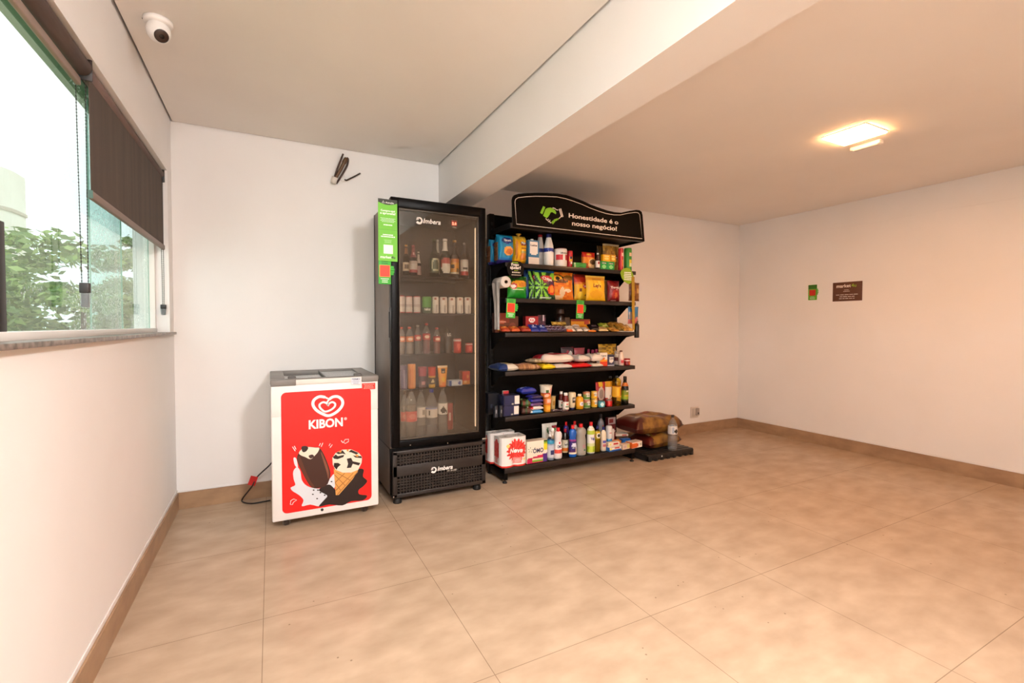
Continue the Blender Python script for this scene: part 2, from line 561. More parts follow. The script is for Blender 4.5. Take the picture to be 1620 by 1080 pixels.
# ---------------------------------------------------------------- roller blinds
CHAIN = mt('#2b2523', .45)
def bead_chain(y, xs, zt, zb, parent):
    m = MB()
    for x in xs:
        m.tube([(x, y, zt), (x + (sum(xs) / 2 - x) * .35, y, zb)], .0011, CHAIN, 5)
        k = int((zt - zb) / .0115)
        for i in range(k):
            z = zt + (zb - zt) * i / k
            xx = x + (sum(xs) / 2 - x) * .35 * i / k
            r = .0031
            m.add([(xx + r, y, z), (xx - r, y, z), (xx, y + r, z), (xx, y - r, z), (xx, y, z + r), (xx, y, z - r)],
                  [(0, 2, 4), (2, 1, 4), (1, 3, 4), (3, 0, 4), (2, 0, 5), (1, 2, 5), (3, 1, 5), (0, 3, 5)], CHAIN)
    return m.build('bead_chain', parent)
def blind_weight(xc, y, z, parent, h=.075):
    m = MB()
    m.box(xc - .014, xc + .014, y - .012, y + .012, z - h * .42, z, mt('#231c1a', .4), .003)
    m.box(xc - .010, xc + .010, y - .008, y + .008, z - h, z - h * .42, mt('#3a2f2c', .4), .002)
    o = m.build('chain_weight', parent)
    MB().prism([(xc - .014, z - h * .42), (xc + .014, z - h * .42), (xc + .010, z - h * 1.03), (xc - .010, z - h * 1.03)], y - .0095, y + .0095, CLEAR).build('clear_sleeve', o)
BR = mt('#241a17', .45)
b1 = thing('roller_blind', 'grey-brown fabric roller blind pulled half down at the window corner', 'blind', (0, 0, 0))
YB0, YB1 = -1.41, -.135
MB().box(-.026, -.0245, YB0, YB1, 1.66, WZ1 - .006, BLIND).build('fabric', b1)
bb = MB().box(-.034, -.017, YB0 - .012, YB1 + .004, 1.636, 1.664, mt('#7c6a62', .5), .004)
bo = bb.build('bottom_bar', b1)
MB().box(-.0345, -.0165, YB0 - .014, YB0 - .011, 1.6355, 1.6645, mt('#3e5a50', .4)).build('end_cap', bo)
MB().tube([(-.036, YB0 + .01, WZ1 - .028), (-.036, YB1 - .006, WZ1 - .028)], .023, ROLLF, 16).build('roller_tube', b1)
MB().box(-.060, -.012, YB1 - .004, YB1 + .003, WZ1 - .075, WZ1, BR, .002).build('bracket', b1)
bead_chain(YB1 + .001 - .008, (-.034, -.022), 2.06, 1.30, b1)
blind_weight(-.028, YB1 - .007, 1.305, b1, .06)
b2 = thing('roller_blind', 'rolled-up brown roller blind above the open part of the window', 'blind', (0, 0, 0))
MB().tube([(-.032, -3.0, WZ1 - .033), (-.032, -1.455, WZ1 - .033)], .029, ROLLF, 20).build('fabric', b2)
MB().box(-.050, -.034, -3.0, -1.452, WZ1 - .098, WZ1 - .070, mt('#9a867c', .5), .004).build('bottom_bar', b2)
bk = MB().box(-.061, -.004, -1.450, -1.444, WZ1 - .075, WZ1, BR, .002)
bk.build('bracket', b2)
bead_chain(-1.447, (-.051, -.024), WZ1 - .03, 1.325, b2)
blind_weight(-.0375, -1.447, 1.33, b2, .085)

# ---------------------------------------------------------------- ceiling things
def panel(x0, x1, y0, y1, z, label, col, strength, drop=.007):
    t = thing('ceiling_lamp', label, 'lamp', ((x0 + x1) / 2, (y0 + y1) / 2, z))
    w, d = (x1 - x0) / 2, (y1 - y0) / 2
    MB().box(-w, w, -d, d, -.005, 0, mt('#efe6da', .5)).build('lamp_frame', t)
    m = bpy.data.materials.new('lamp_diffuser')
    m.use_nodes = True
    p = m.node_tree.nodes['Principled BSDF']
    p.inputs['Base Color'].default_value = (1, .95, .88, 1)
    p.inputs['Emission Color'].default_value = col + (1,)
    p.inputs['Emission Strength'].default_value = strength
    MB().box(-w + .004, w - .004, -d + .004, d - .004, -.004 - drop, -.004, m, .001).build('diffuser', t)
panel(3.572, 3.816, -2.153, -1.912, ZR, 'square glowing ceiling lamp on the right-hand ceiling', LAMP, LAMP_STR)
def bowl(x, y, label, k):  # unseen bowl added to brighten the left ceiling, beam and walls
    t = thing('ceiling_lamp', label, 'lamp', (x, y, ZL))
    MB().lathe([(.15, -.022), (.16, -.014), (.16, -.0005)], WHITE, 32).build('fill_base', t)
    m = bpy.data.materials.new('fill_globe')
    m.use_nodes = True
    p = m.node_tree.nodes['Principled BSDF']
    p.inputs['Emission Color'].default_value = FILL_L + (1,)
    p.inputs['Emission Strength'].default_value = FILL_L_STR * k
    MB().lathe([(max(.001, .165 * math.sin(a)), -.02 - .075 * math.cos(a)) for a in [PI / 2 * k / 10 for k in range(11)]], m, 32).build('fill_bowl', t)
bowl(.50, -4.45, 'unseen round bowl lamp added for fill behind the viewer, nearer the window wall', .42)
bowl(1.54, -4.20, 'unseen round bowl lamp added for fill behind the viewer, nearer the beam', 1.0)
panel(4.80, 5.044, -5.65, -5.406, ZR, 'unseen square lamp added on the right ceiling behind the viewer', LAMP, LAMP_STR * .4)  # unseen panel, added to light the near right wall
t = thing('emergency_light', 'small white bar fixture on the ceiling beside the square lamp', 'light fixture', (3.93, -1.985, ZR))
MB().box(-.024, .024, -.085, .085, -.022, 0, WHITE, .004).build('housing', t)
MB().box(-.016, .016, -.07, .07, -.025, -.021, mt('#f7f2ea', .25), .001).build('cover', t)

t = thing('security_camera', 'white dome security camera on the ceiling near the window wall', 'camera', (.140, -1.16, ZL))
MB().lathe([(.052, 0), (.052, -.012), (.047, -.020)][::-1], WHITE, 28).lathe([(.004, -.003), (.004, .001)], mt('#555555', .4), 8, (-.051, 0, -.006)).build('base', t)
ball = MB()
pr = [(.044 * math.sin(a), -.044 * math.cos(a)) for a in [PI * k / 14 for k in range(15)]]
ball.lathe([(max(r, .0005), z) for r, z in pr], WHITE, 28)
bo = ball.build('ball_housing', t, (0, 0, -.046))
LENS = mt('#2a1d18', .12)
ln = MB()
ln.lathe([(.026, .034), (.026, .041), (.022, .043)], mt('#3a2a24', .25), 24)
ln.lathe([(.009, .0432), (.007, .0445)], mt('#120c0a', .05), 16)
lo = ln.build('lens', t, (0, 0, -.046))
dv = Vector((.36, -.60, -.70)).normalized()
lo.rotation_mode = 'QUATERNION'
lo.rotation_quaternion = Vector((0, 0, 1)).rotation_difference(dv)
MB().lathe([(.0045, .0435), (.003, .046)], mt('#4a4038', .3), 10, (0, 0, 0)).build('sensor', bo, (0, 0, 0), (PI / 2, 0, -1.9))

# cable bundle on the back wall
t = thing('cable_bundle', 'bundle of brown cable ends bound with white tape, sticking out of the back wall', 'cables', (.985, -.002, 2.23))
CB = mt('#5a3d22', .5); CB2 = mt('#3a241a', .5)
def rel(pts):
    return [(a - .985, c + .002, b - 2.23) for a, b, c in pts]
MB().tube(smooth_path(rel([(0.9731288013719819, 2.214313029816041, -0.004), (0.9663970650961523, 2.243857106638152, -0.03), (0.9802734372137122, 2.2942392465815553, -0.05), (0.9998924317511935, 2.3497514794091137, -0.055), (1.021700732255056, 2.411035122136248, -0.05)])), .0068, CB2).build('cable', t)
MB().tube(smooth_path(rel([(0.9691028819317609, 2.2095480590397756, -0.004), (0.976307661176473, 2.24530298505975, -0.03), (1.0047106929725524, 2.299452846335985, -0.045), (1.0284141578189083, 2.351700294831252, -0.05), (1.045393643970522, 2.3852543404496434, -0.045)])), [.012] * 18 + [.016] * 6 + [.013], CB).build('cable', t)
MB().tube(smooth_path(rel([(0.979052590459869, 2.206739127081386, -0.004), (0.999367398047674, 2.2388748398679024, -0.02), (1.0313034663978038, 2.2967879792715395, -0.025), (1.0532038773096497, 2.3449703899068703, -0.03), (1.0573342687430687, 2.3803898528826917, -0.04), (1.0486549994753367, 2.3908133862955125, -0.045)])), .0068, CB2).build('cable', t)
MB().tube(rel([(0.9579792557834986, 2.203212884428378, -0.014), (0.9625327332442639, 2.2271878648714103, -0.028), (0.9664991778554037, 2.2442748354388407, -0.036)]), .020, mt('#dcd2c8', .6), 12).build('tape_wrap', t)
t = thing('wire_stub', 'short brown wire end poking out of the wall beside the taped cable bundle', 'wire', (1.03, -.001, 2.25))
MB().tube([(a - 1.03, c + .001, b - 2.25) for a, b, c in smooth_path([(1.038420083026108, 2.2460638569993048, 0.001), (1.0476644131052988, 2.2365466968453616, -0.02), (1.0788956262243672, 2.253925473774725, -0.03), (1.1153129072446046, 2.277200499731403, -0.034), (1.1422812812346383, 2.296941055344656, -0.034)])], .0055, CB2).build('cable', t)
MB().lathe([(.022, 0), (.018, .003), (.008, .004)], WALL, 16).build('plaster_patch', t, (-.004, .001, 0), (PI / 2, 0, 0))

# outlet
t = thing('power_outlet', 'white wall outlet with a plug adapter, low on the back wall', 'outlet', (4.672, -.001, .232))
MB().box(-.058, .058, -.010, .001, -.060, .060, mt('#d9cfc6', .4), .004).build('plate', t)
MB().box(.008, .050, -.032, -.009, -.035, .045, mt('#a79a92', .4), .006).box(.020, .040, -.036, -.031, -.02, .0, mt('#4c433e', .5), .002).build('adapter', t)
MB().box(-.045, -.005, -.014, -.009, -.045, .045, mt('#c2b8b0', .4), .003).build('switch', t)

# signs on the right wall
def wall_r(y, z):
    return XR - .001, y, z
t = thing('hand_sign', 'small green phone-shaped card with a red square on the right wall', 'sign', (XR, -.83, 1.517), (0, 0, PI / 2 * -1))
G1 = mt('#5aa51e', .5); G0 = mt('#2f6a12', .5); RED = mt('#c2260f', .5)
m = MB()
m.box(-.042, .042, -.004, 0, -.076, .076, G1, .003)
m.box(-.041, .041, -.0047, -.003, .035, .074, G0)
m.box(-.030, .030, -.0052, -.003, -.032, .026, RED)
m.lines(-.03, .03, -.07, -.04, 3, -.0055, mt('#d9ead0', .5))
m.build('card', t)
m = MB()
for k in range(4):
    m.box(.040, .060 - abs(k - 1.5) * .004, -.008, -.0005, .022 - k * .015, .034 - k * .015, G1, .004)
m.build('hand_shape', t)
t = thing('wall_sign', 'brown landscape notice with white lettering on the right wall', 'sign', (XR, -1.147, 1.5065), (0, 0, -PI / 2))
m = MB().box(-.127, .127, -.004, 0, -.09, .09, mt('#5b3320', .5), .001)
Wt = mt('#efe3d6', .5)
m.build('board', t)
m = MB()
m.text('market', -.093, .040, .125, -.0046, Wt, .02)
m.text('4u', .036, .040, .042, -.0046, mt('#8cae2c', .5), .02)
m.lines(-.035, .025, -.005, .022, 2, -.0046, Wt, .3, 3)
m.lines(-.115, .115, -.075, -.02, 3, -.0046, Wt, .25, 5)
m.build('lettering', t)

# ---------------------------------------------------------------- chest freezer
FX0, FX1, FY0, FY1 = .541, 1.137, -.647, -.055
fz = thing('chest_freezer', 'white ice-cream chest freezer with a red picture front, left of the tall black fridge', 'freezer', (FX0, FY0, 0))
FWd, FD = FX1 - FX0, FY1 - FY0
m = MB()
m.box(0, FWd, 0, FD, .052, .66, WHITE, .008)
T = .045
m.box(0, FWd, 0, T, .655, .842, WHITE, .006).box(0, FWd, FD - T, FD, .655, .842, WHITE, .006)
m.box(0, T, T * .5, FD - T * .5, .655, .842, WHITE, .006).box(FWd - T, FWd, T * .5, FD - T * .5, .655, .842, WHITE, .006)
m.build('body', fz)
lid = MB()
zt = .870
RIMW = .05
for a in ((-.003, FWd + .003, -.004, RIMW), (-.003, FWd + .003, FD - RIMW, FD + .003)):
    lid.box(a[0], a[1], a[2], a[3], .842, zt, GREYP, .006)
for a in ((-.003, .075), (FWd - .075, FWd + .003)):
    lid.box(a[0], a[1], .03, FD - .03, .842, zt, GREYP, .006)
lid.box(0, .132, -.006, .04, .832, zt - .001, GREYP, .005).box(FWd - .098, FWd, -.006, .04, .832, zt - .001, GREYP, .005)
lo = lid.build('lid_frame', fz)
MB().box(.13, FWd - .098, -.0065, .0, .836, .866, mt('#ded6ce', .4), .003).build('front_strip', lo)
MB().box(.07, .34, .045, FD - .045, .848, .853, G_LID).build('sliding_glass', fz)
g2 = MB().box(.30, FWd - .07, .045, FD - .045, .857, .862, G_LID).build('sliding_glass', fz)
MB().box(.297, .303, .045, FD - .045, .855, .866, mt('#5d5650', .4), .001).build('glass_edge', g2)
for x in (.09, FWd - .135):
    MB().box(x, x + .045, .052, .075, .853, .882, mt('#57514d', .45), .006).build('glass_handle', fz)
for x in (.075, FWd - .075):
    for y in (.07, FD - .07):
        w = MB()
        w.box(x - .026, x + .026, y - .022, y + .022, .044, .054, mt('#4a3f39', .5), .002)
        w.box(x - .020, x - .016, y - .016, y + .016, .012, .046, mt('#6b625c', .4, .6)).box(x + .016, x + .020, y - .016, y + .016, .012, .046, mt('#6b625c', .4, .6))
        cs = w.build('caster', fz)
        MB().lathe([(.017, -.013), (.021, -.009), (.021, .009), (.017, .013)], mt('#3b2d26', .5), 16).build('wheel', cs, (x, y, .0215), (0, PI / 2, 0))
def fl(pts):
    """front-face tracing (metres in the room) to the freezer's own x, z"""
    return [(x - FX0, z) for x, z in pts]
POS = mt('#e2120b', .4)
pst = MB()
x0, x1, z0, z1 = .052, .553, .094, .795
rr = .028
pl_ = []
for cx, cz, a0 in ((x1 - rr, z1 - rr, 0), (x0 + rr, z1 - rr, 90), (x0 + rr, z0 + rr, 180), (x1 - rr, z0 + rr, 270)):
    pl_ += [(cx + rr * math.cos(math.radians(a0 + k * 15)), cz + rr * math.sin(math.radians(a0 + k * 15))) for k in range(7)]
pst.prism(pl_, -.0012, .001, POS)
PWH = mt('#f4f1ee', .4)
y1_, y2_, y3_, y4_, y5_ = -.0016, -.0020, -.0024, -.0028, -.0032
CHOC = mt('#3a1a10', .35); CHOC2 = mt('#5a2c1b', .35); DCH = mt('#1f0f0b', .35); CREAM = mt('#eadcc8', .4); SPL = mt('#d8dbe2', .4)
# splashes
def sm(poly):
    P = [(a, b, 0) for a, b in poly]
    out = smooth_path([P[-1]] + P + [P[0], P[1]], 3)[3:-3]
    return [(p.x, p.y) for p in out[:-1]]
pst.prism(sm(fl([(0.6527, 0.3342), (0.6726, 0.3562), (0.6904, 0.3287), (0.6971, 0.2777), (0.724, 0.2384), (0.77, 0.2159), (0.8074, 0.215), (0.8456, 0.2551), (0.8765, 0.2865), (0.8837, 0.2183), (0.8448, 0.1628), (0.8161, 0.1369), (0.7923, 0.1053), (0.7413, 0.1245), (0.6956, 0.1225), (0.705, 0.156), (0.6826, 0.1899), (0.6471, 0.2208), (0.6384, 0.242), (0.6626, 0.2531), (0.654, 0.2893)])), y1_, -.001, SPL)
pst.prism(sm(fl([(0.6553, 0.4132), (0.6695, 0.4064), (0.6779, 0.3505), (0.662, 0.3676), (0.656, 0.3933)])), y1_, -.001, SPL)
pst.prism(sm(fl([(0.7885, 0.2028), (0.8169, 0.2237), (0.8501, 0.2257), (0.8739, 0.1992), (0.9026, 0.1687), (0.9225, 0.2122), (0.9622, 0.2583), (0.9921, 0.2749), (1.0174, 0.2976), (1.0477, 0.288), (1.0423, 0.2464), (1.0676, 0.216), (1.047, 0.1873), (1.0164, 0.1658), (1.0213, 0.1385), (1.0669, 0.1234), (1.0412, 0.098), (0.9709, 0.1049), (0.9215, 0.0874), (0.8443, 0.1063), (0.7876, 0.103), (0.8161, 0.1369), (0.8353, 0.1592), (0.8165, 0.1778)])), y2_, -.001, DCH)
for a in [[(0.7613, 0.1818), (0.7585, 0.1788), (0.7529, 0.1797), (0.7502, 0.1837), (0.753, 0.1867), (0.7585, 0.1858)], [(0.7843, 0.1525), (0.7815, 0.1495), (0.7759, 0.1504), (0.7731, 0.1545), (0.7759, 0.1575), (0.7815, 0.1566)], [(0.8033, 0.185), (0.8005, 0.182), (0.7949, 0.1829), (0.7921, 0.1869), (0.7949, 0.19), (0.8006, 0.189)], [(0.8268, 0.1658), (0.8239, 0.1627), (0.8182, 0.1637), (0.8154, 0.1677), (0.8183, 0.1708), (0.824, 0.1698)], [(0.7894, 0.2026), (0.7866, 0.1995), (0.781, 0.2004), (0.7782, 0.2044), (0.7811, 0.2075), (0.7867, 0.2066)], [(0.8416, 0.2352), (0.8387, 0.2321), (0.8331, 0.233), (0.8302, 0.237), (0.8331, 0.2401), (0.8388, 0.2392)], [(0.8656, 0.2418), (0.8627, 0.2387), (0.8569, 0.2395), (0.8541, 0.2436), (0.857, 0.2467), (0.8627, 0.2458)], [(0.7662, 0.2064), (0.7633, 0.2033), (0.7578, 0.2042), (0.755, 0.2082), (0.7579, 0.2113), (0.7634, 0.2104)]]:
    pst.prism(fl(a), y3_, -.001, DCH)
# bar
pst.prism(sm(fl([(0.6732, 0.4109), (0.6852, 0.4442), (0.708, 0.4644), (0.7354, 0.4681), (0.7722, 0.4607), (0.7955, 0.4538), (0.8186, 0.4123), (0.8417, 0.348), (0.8536, 0.295), (0.8456, 0.25), (0.8263, 0.2222), (0.7886, 0.215), (0.7515, 0.2239), (0.7261, 0.2632), (0.6976, 0.3277), (0.6782, 0.3803)])), y3_, -.001, CHOC)
pst.prism(sm(fl([(0.6767, 0.4084), (0.6876, 0.419), (0.7158, 0.3351), (0.7427, 0.2657), (0.7654, 0.2288), (0.7515, 0.226), (0.728, 0.265), (0.6994, 0.3294), (0.6801, 0.3821)])), y4_, -.002, CHOC2)
pst.prism(sm(fl([(0.8017, 0.4246), (0.8092, 0.4186), (0.835, 0.3489), (0.846, 0.2961), (0.8419, 0.2608), (0.8346, 0.2978), (0.8181, 0.3614)])), y4_, -.002, mt('#7d4a35', .35))
pst.prism(sm(fl([(0.6833, 0.4394), (0.7062, 0.4646), (0.7354, 0.4671), (0.7722, 0.4587), (0.7936, 0.4541), (0.7859, 0.4317), (0.7699, 0.4135), (0.7457, 0.3934), (0.7166, 0.4102), (0.694, 0.4231)])), y4_, -.002, CREAM)
pst.prism(sm(fl([(0.6972, 0.4726), (0.7218, 0.4747), (0.7335, 0.4613), (0.7214, 0.4427), (0.7032, 0.4419)])), y5_, -.002, DCH)
pst.prism(sm(fl([(0.7349, 0.4149), (0.7552, 0.4204), (0.7643, 0.4071), (0.7458, 0.3974)])), y5_, -.002, CHOC)
# cone
pst.prism(fl([(0.8729, 0.318), (0.8831, 0.1564), (0.9006, 0.1555), (0.9819, 0.2396), (1.0153, 0.2926), (0.9623, 0.2792), (0.9134, 0.2915)]), y3_, -.001, mt('#d79a4e', .5))
for a in [[(0.8765, 0.2793), (0.8784, 0.2832), (0.9372, 0.2099), (0.9352, 0.2061)], [(0.8799, 0.2293), (0.8819, 0.2331), (0.9125, 0.1826), (0.9105, 0.1788)], [(0.8843, 0.2957), (0.8882, 0.2972), (0.9719, 0.2338), (0.9689, 0.2301)], [(0.9328, 0.2835), (0.9387, 0.2827), (0.8799, 0.2293), (0.88, 0.2375)], [(0.9822, 0.2763), (0.9882, 0.2776), (0.8834, 0.1812), (0.8834, 0.1894)], [(1.0123, 0.2846), (1.0142, 0.2801), (0.8948, 0.1586), (0.889, 0.1595)]]:
    pst.prism(fl(a), y4_, -.002, mt('#a2672b', .5))
pst.prism(fl([(0.8658, 0.3858), (0.8853, 0.4142), (0.9242, 0.428), (0.9734, 0.4241), (1.0181, 0.3976), (1.0381, 0.3687), (1.0348, 0.3321), (1.0143, 0.2927), (0.9723, 0.2809), (0.9231, 0.288), (0.8825, 0.3115), (0.8674, 0.3445)]), y4_, -.002, CREAM)
for a in [[(0.8678, 0.3907), (0.8852, 0.4039), (0.8967, 0.3921), (0.9337, 0.3957), (0.9287, 0.3828), (0.8946, 0.3738), (0.8754, 0.3794)], [(0.8853, 0.4142), (0.9242, 0.4249), (0.9435, 0.3965), (0.924, 0.4042), (0.8997, 0.4041)], [(0.9733, 0.422), (1.0181, 0.3955), (1.003, 0.389), (0.9752, 0.4051), (0.9584, 0.4103)], [(0.983, 0.3852), (1.0331, 0.3746), (1.038, 0.3613), (0.9979, 0.3707)], [(0.9482, 0.3699), (0.973, 0.3719), (0.9827, 0.3497), (1.0277, 0.3331), (1.0175, 0.3187), (0.9826, 0.3339), (0.9725, 0.3113), (0.9478, 0.3126), (0.9549, 0.3377)], [(0.8752, 0.3537), (0.8993, 0.3505), (0.9137, 0.3381), (0.8962, 0.325), (0.8893, 0.3105), (0.8731, 0.3334)]]:
    pst.prism(fl(a), y5_, -.003, DCH)
for a in [[(0.9047, 0.4221), (0.9164, 0.4248), (0.9182, 0.4142), (0.9066, 0.4115)], [(0.9487, 0.4271), (0.9595, 0.4258), (0.9575, 0.4135), (0.9476, 0.4168)], [(1.001, 0.3892), (1.017, 0.3851), (1.0129, 0.373), (0.9989, 0.379)]]:
    pst.prism(fl(a), -.0035, -.003, mt('#d2923f', .5))
# small strokes
for a in [[(0.6497, 0.4783), (0.6646, 0.4517)], [(0.6595, 0.4821), (0.6683, 0.4612)], [(0.7928, 0.4663), (0.8004, 0.4817)], [(0.8039, 0.4599), (0.8135, 0.4822)], [(0.8474, 0.4599), (0.8551, 0.4733)], [(0.853, 0.449), (0.8665, 0.4658)], [(0.9169, 0.4848), (0.9265, 0.4692)]]:
    pst.ribbon(fl(a), .0035, y3_, PWH)
for a in [[(0.9295, 0.473), (0.9394, 0.4885), (0.96, 0.4882), (0.9579, 0.4729), (0.9392, 0.4636)], [(0.6347, 0.1433), (0.6376, 0.1657), (0.6528, 0.173), (0.6689, 0.1643), (0.6508, 0.1534), (0.6462, 0.1413)]]:
    pst.ribbon(fl(a), .003, y3_, PWH, True)
# heart
def bez(pts, n=10):
    return [(p.x, p.y) for p in smooth_path([(a, b, 0) for a, b in pts], n)]
pst.ribbon(bez(fl([(0.8451, 0.7437), (0.8216, 0.7555), (0.7936, 0.7585), (0.7674, 0.7412), (0.7616, 0.7135), (0.7789, 0.682), (0.8113, 0.657), (0.8442, 0.642), (0.8777, 0.6513), (0.9087, 0.6744), (0.9264, 0.7039), (0.9228, 0.732), (0.8997, 0.7521), (0.8709, 0.7521), (0.8498, 0.7373), (0.8354, 0.7159)])), [.010] * 8 + [.0165] * 132 + [.010] * 11, y3_, PWH)
pst.ribbon(bez(fl([(0.8448, 0.7051), (0.8354, 0.718), (0.8166, 0.7245), (0.7987, 0.7137), (0.7986, 0.6965), (0.8134, 0.6771), (0.8303, 0.6676), (0.8588, 0.6754), (0.8799, 0.6921), (0.8839, 0.7102), (0.8687, 0.7216), (0.8515, 0.7147), (0.8419, 0.7002)])), .0115, y4_, PWH)
lg = MB()
lg.text('KIBON', *(0.1963, 0.5732, 0.1899), y2_, PWH, .035, h=0.0511)
lg.text('®', *(0.3934, 0.6071, 0.0167), y2_, PWH, .01)
po = pst.build('picture_panel', fz)
lg.build('lettering', po)
MB().lathe([(.008, 0), (.008, .004)], mt('#2a2421', .4), 14).build('drain_plug', fz, (.265, 0, .082), (PI / 2, 0, 0))
m = MB().box(.435, .492, -.0085, -.006, .820, .862, mt('#d9dbe4', .4))
m.lines(.438, .489, .823, .846, 4, -.009, mt('#8a8fa3', .5), .4, 3).text('TERMO', .439, .848, .048, -.009, mt('#23284a', .5), .02)
m.build('white_sticker', fz)
m = MB().box(.500, .578, -.009, -.001, .786, .824, mt('#d8261b', .4))
m.lines(.504, .574, .789, .821, 4, -.0095, mt('#f0a79a', .5), .4, 6)
m.build('red_sticker', fz)
# its cord
cpts = smooth_path([(a - .55, b + .1, c) for a, b, c in [(0.5653956482883746, -0.10000000000000009, 0.29389294641867714), (0.530680872246002, -0.10000000000000009, 0.24267222753335227), (0.45567512953648237, -0.1200000000000001, 0.17817635704993195), (0.42237556609424254, -0.1299999999999999, 0.11902012112753435), (0.3636493250308934, -0.017883109728662472, 0.01200000000000001), (0.3753462677580415, -0.07575371212560755, 0.006000000000000005), (0.42434463513570797, -0.11951751779133346, 0.006000000000000005), (0.4832044616695914, -0.1186973586045692, 0.006000000000000005), (0.5318164461729256, -0.11204434747034009, 0.006000000000000005)]], 6)
cord = MB().tube(cpts, .0045, mt('#17100d', .5)).build('power_cord', fz, (.55 - FX0, -.1 - FY0, 0))
q = cpts[14]
MB().box(-.022, .022, -.001, .001, -.03, .03, mt('#c4100e', .5)).build('red_tag', cord, (q.x - .012, q.y - .006, q.z), (0, .35, 0))

# ---------------------------------------------------------------- tall fridge
GX0, GX1, GYF, GYB = 1.239, 1.907, -.577, -.03
DT = .055                                   # door thickness
fg = thing('display_fridge', 'tall black glass-door drinks fridge between freezer and shelf unit', 'fridge', (GX0, GYF, 0))
GW, GD, GH = GX1 - GX0, GYB - GYF, 2.0
m = MB()
wl_ = .035
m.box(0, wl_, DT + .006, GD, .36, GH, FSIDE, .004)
m.box(GW - wl_, GW, DT + .006, GD, .36, GH, FRIDGE, .004)
m.box(0, GW, GD - .03, GD, .36, GH, FRIDGE)
m.box(.001, GW - .001, DT + .006, GD, GH - .05, GH + .001, FRIDGE, .004)
m.box(0, GW, DT + .006, GD, .05, .365, FRIDGE, .004)
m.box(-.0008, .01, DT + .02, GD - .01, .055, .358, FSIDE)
m.build('cabinet', fg)
li = MB()
li.box(wl_, wl_ + .012, DT + .01, GD - .03, .37, GH - .05, LINER)
li.box(GW - wl_ - .012, GW - wl_, DT + .01, GD - .03, .37, GH - .05, LINER)
li.box(wl_, GW - wl_, GD - .042, GD - .03, .37, GH - .05, LINER)
li.box(wl_, GW - wl_, DT + .01, GD - .03, GH - .062, GH - .05, LINER)
li.box(wl_, GW - wl_, DT + .01, GD - .03, .37, .40, LINER)
li.build('inner_liner', fg)
ls = MB().box(GW - wl_ - .016, GW - wl_ - .012, DT + .012, DT + .03, .45, GH - .12, mt('#ffe2bc', .5, emit=.7), .001)
ls.build('added_light_strip', fg)  # dim glow added for the pale line at the right glass edge
ls2 = MB().box(wl_ + .012, wl_ + .020, DT + .012, DT + .032, .45, GH - .08, mt('#ffe6c8', .5, emit=2.6), .001)
ls2.build('added_light_strip', fg)  # hidden behind the door frame, added to light the drinks
d = MB()
gx0, gx1, gz0, gz1 = .054, GW - .048, .424, 1.947
for a in ((0, gx0, 0, DT, .378, 2.011), (gx1, GW, 0, DT, .378, 2.011), (gx0 - .01, gx1 + .01, 0, DT, gz1, 2.011), (gx0 - .01, gx1 + .01, 0, DT, .378, gz0)):
    d.box(*a, FRIDGE, .006)
dr = d.build('door', fg)
MB().box(gx0 - .003, gx1 + .003, .010, .015, gz0 - .003, gz1 + .003, G_DOOR).build('door_glass', dr)
MB().box(gx0 - .003, gx1 + .003, .033, .038, gz0 - .003, gz1 + .003, G_DOOR).build('inner_glass', dr)
k = MB()
for a in ((gx0, gx0 + .007, gz0, gz1), (gx1 - .007, gx1, gz0, gz1), (gx0, gx1, gz1 - .007, gz1), (gx0, gx1, gz0, gz0 + .007)):
    k.box(a[0], a[1], .016, .03, a[2], a[3], mt('#5b5149', .4, .4))
k.build('glass_spacer', dr)
MB().box(-.007, .006, .008, DT - .01, 1.07, 1.30, mt('#1c1715', .35), .004).box(-.010, .002, .012, DT - .014, 1.10, 1.27, mt('#0a0706', .5), .004).build('door_handle', dr)
HL = mt('#d8d0c6', .4)
lt = MB()
L0 = [(1.4551, 1.8633), (1.5766, 1.8647), (1.4552, 1.8947)]
lt.text('Imbera', L0[0][0] - GX0, L0[0][1], L0[1][0] - L0[0][0], .0095, HL, .02, .25)
def emblem(mb, cx, cz, r, y, mat):
    pts = [(cx + r * math.cos(a), cz + r * math.sin(a)) for a in [math.radians(-150 + k * 15) for k in range(23)]]
    mb.ribbon(pts, [r * (.9 - .028 * k) for k in range(23)], y, mat)
    mb.prism([(cx - r * 1.25, cz + r * .2), (cx - r * .2, cz + r * .95), (cx - r * .2, cz + r * .2)], y, y + .0006, mat)
    mb.prism([(cx - r * 1.2, cz + r * .7), (cx - r * .5, cz + r * 1.3), (cx - r * .3, cz + r * .8)], y, y + .0006, mat)
E0 = [(1.4285, 1.8767)][0]
emblem(lt, E0[0] - GX0, E0[1], .018, .0092, HL)
lt.build('lettering', dr)
dp = MB()
D0 = [(1.6693, 1.8767), (1.7123, 1.8811), (1.6872, 1.9104)]
dx, dz = D0[0][0] - GX0, D0[0][1]
dp.box(dx - .004, dx + .038, .040, .05, dz - .006, dz + .034, mt('#7a0c08', .3, emit=.5), .003)
dp.text('2.8', dx + .001, dz + .002, .030, .0392, mt('#ff7a60', .4, emit=5), .02)
dp.lines(dx + .0, dx + .036, dz - .020, dz - .010, 2, .0395, HL, .5, 3)
dp.lines(dx - .022, dx - .012, dz + .0, dz + .03, 3, .0395, HL, .3, 3)
dp.build('temperature_display', fg)
gr = MB()
gr.box(.004, GW - .002, .028, .032, .052, .352, mt('#030202', .8, spec=.1))
GR = mt('#2b2421', .4, spec=.4)
gr.box(.004, GW - .002, -.002, .02, .186, .258, GR, .003)
for a in ((.004, GW - .002, .330, .356), (.004, GW - .002, .048, .074)):
    gr.box(a[0], a[1], -.002, .02, a[2], a[3], GR, .004)
for a in ((.004, .034), (GW - .032, GW - .002)):
    gr.box(a[0], a[1], -.002, .02, .05, .355, GR, .004)
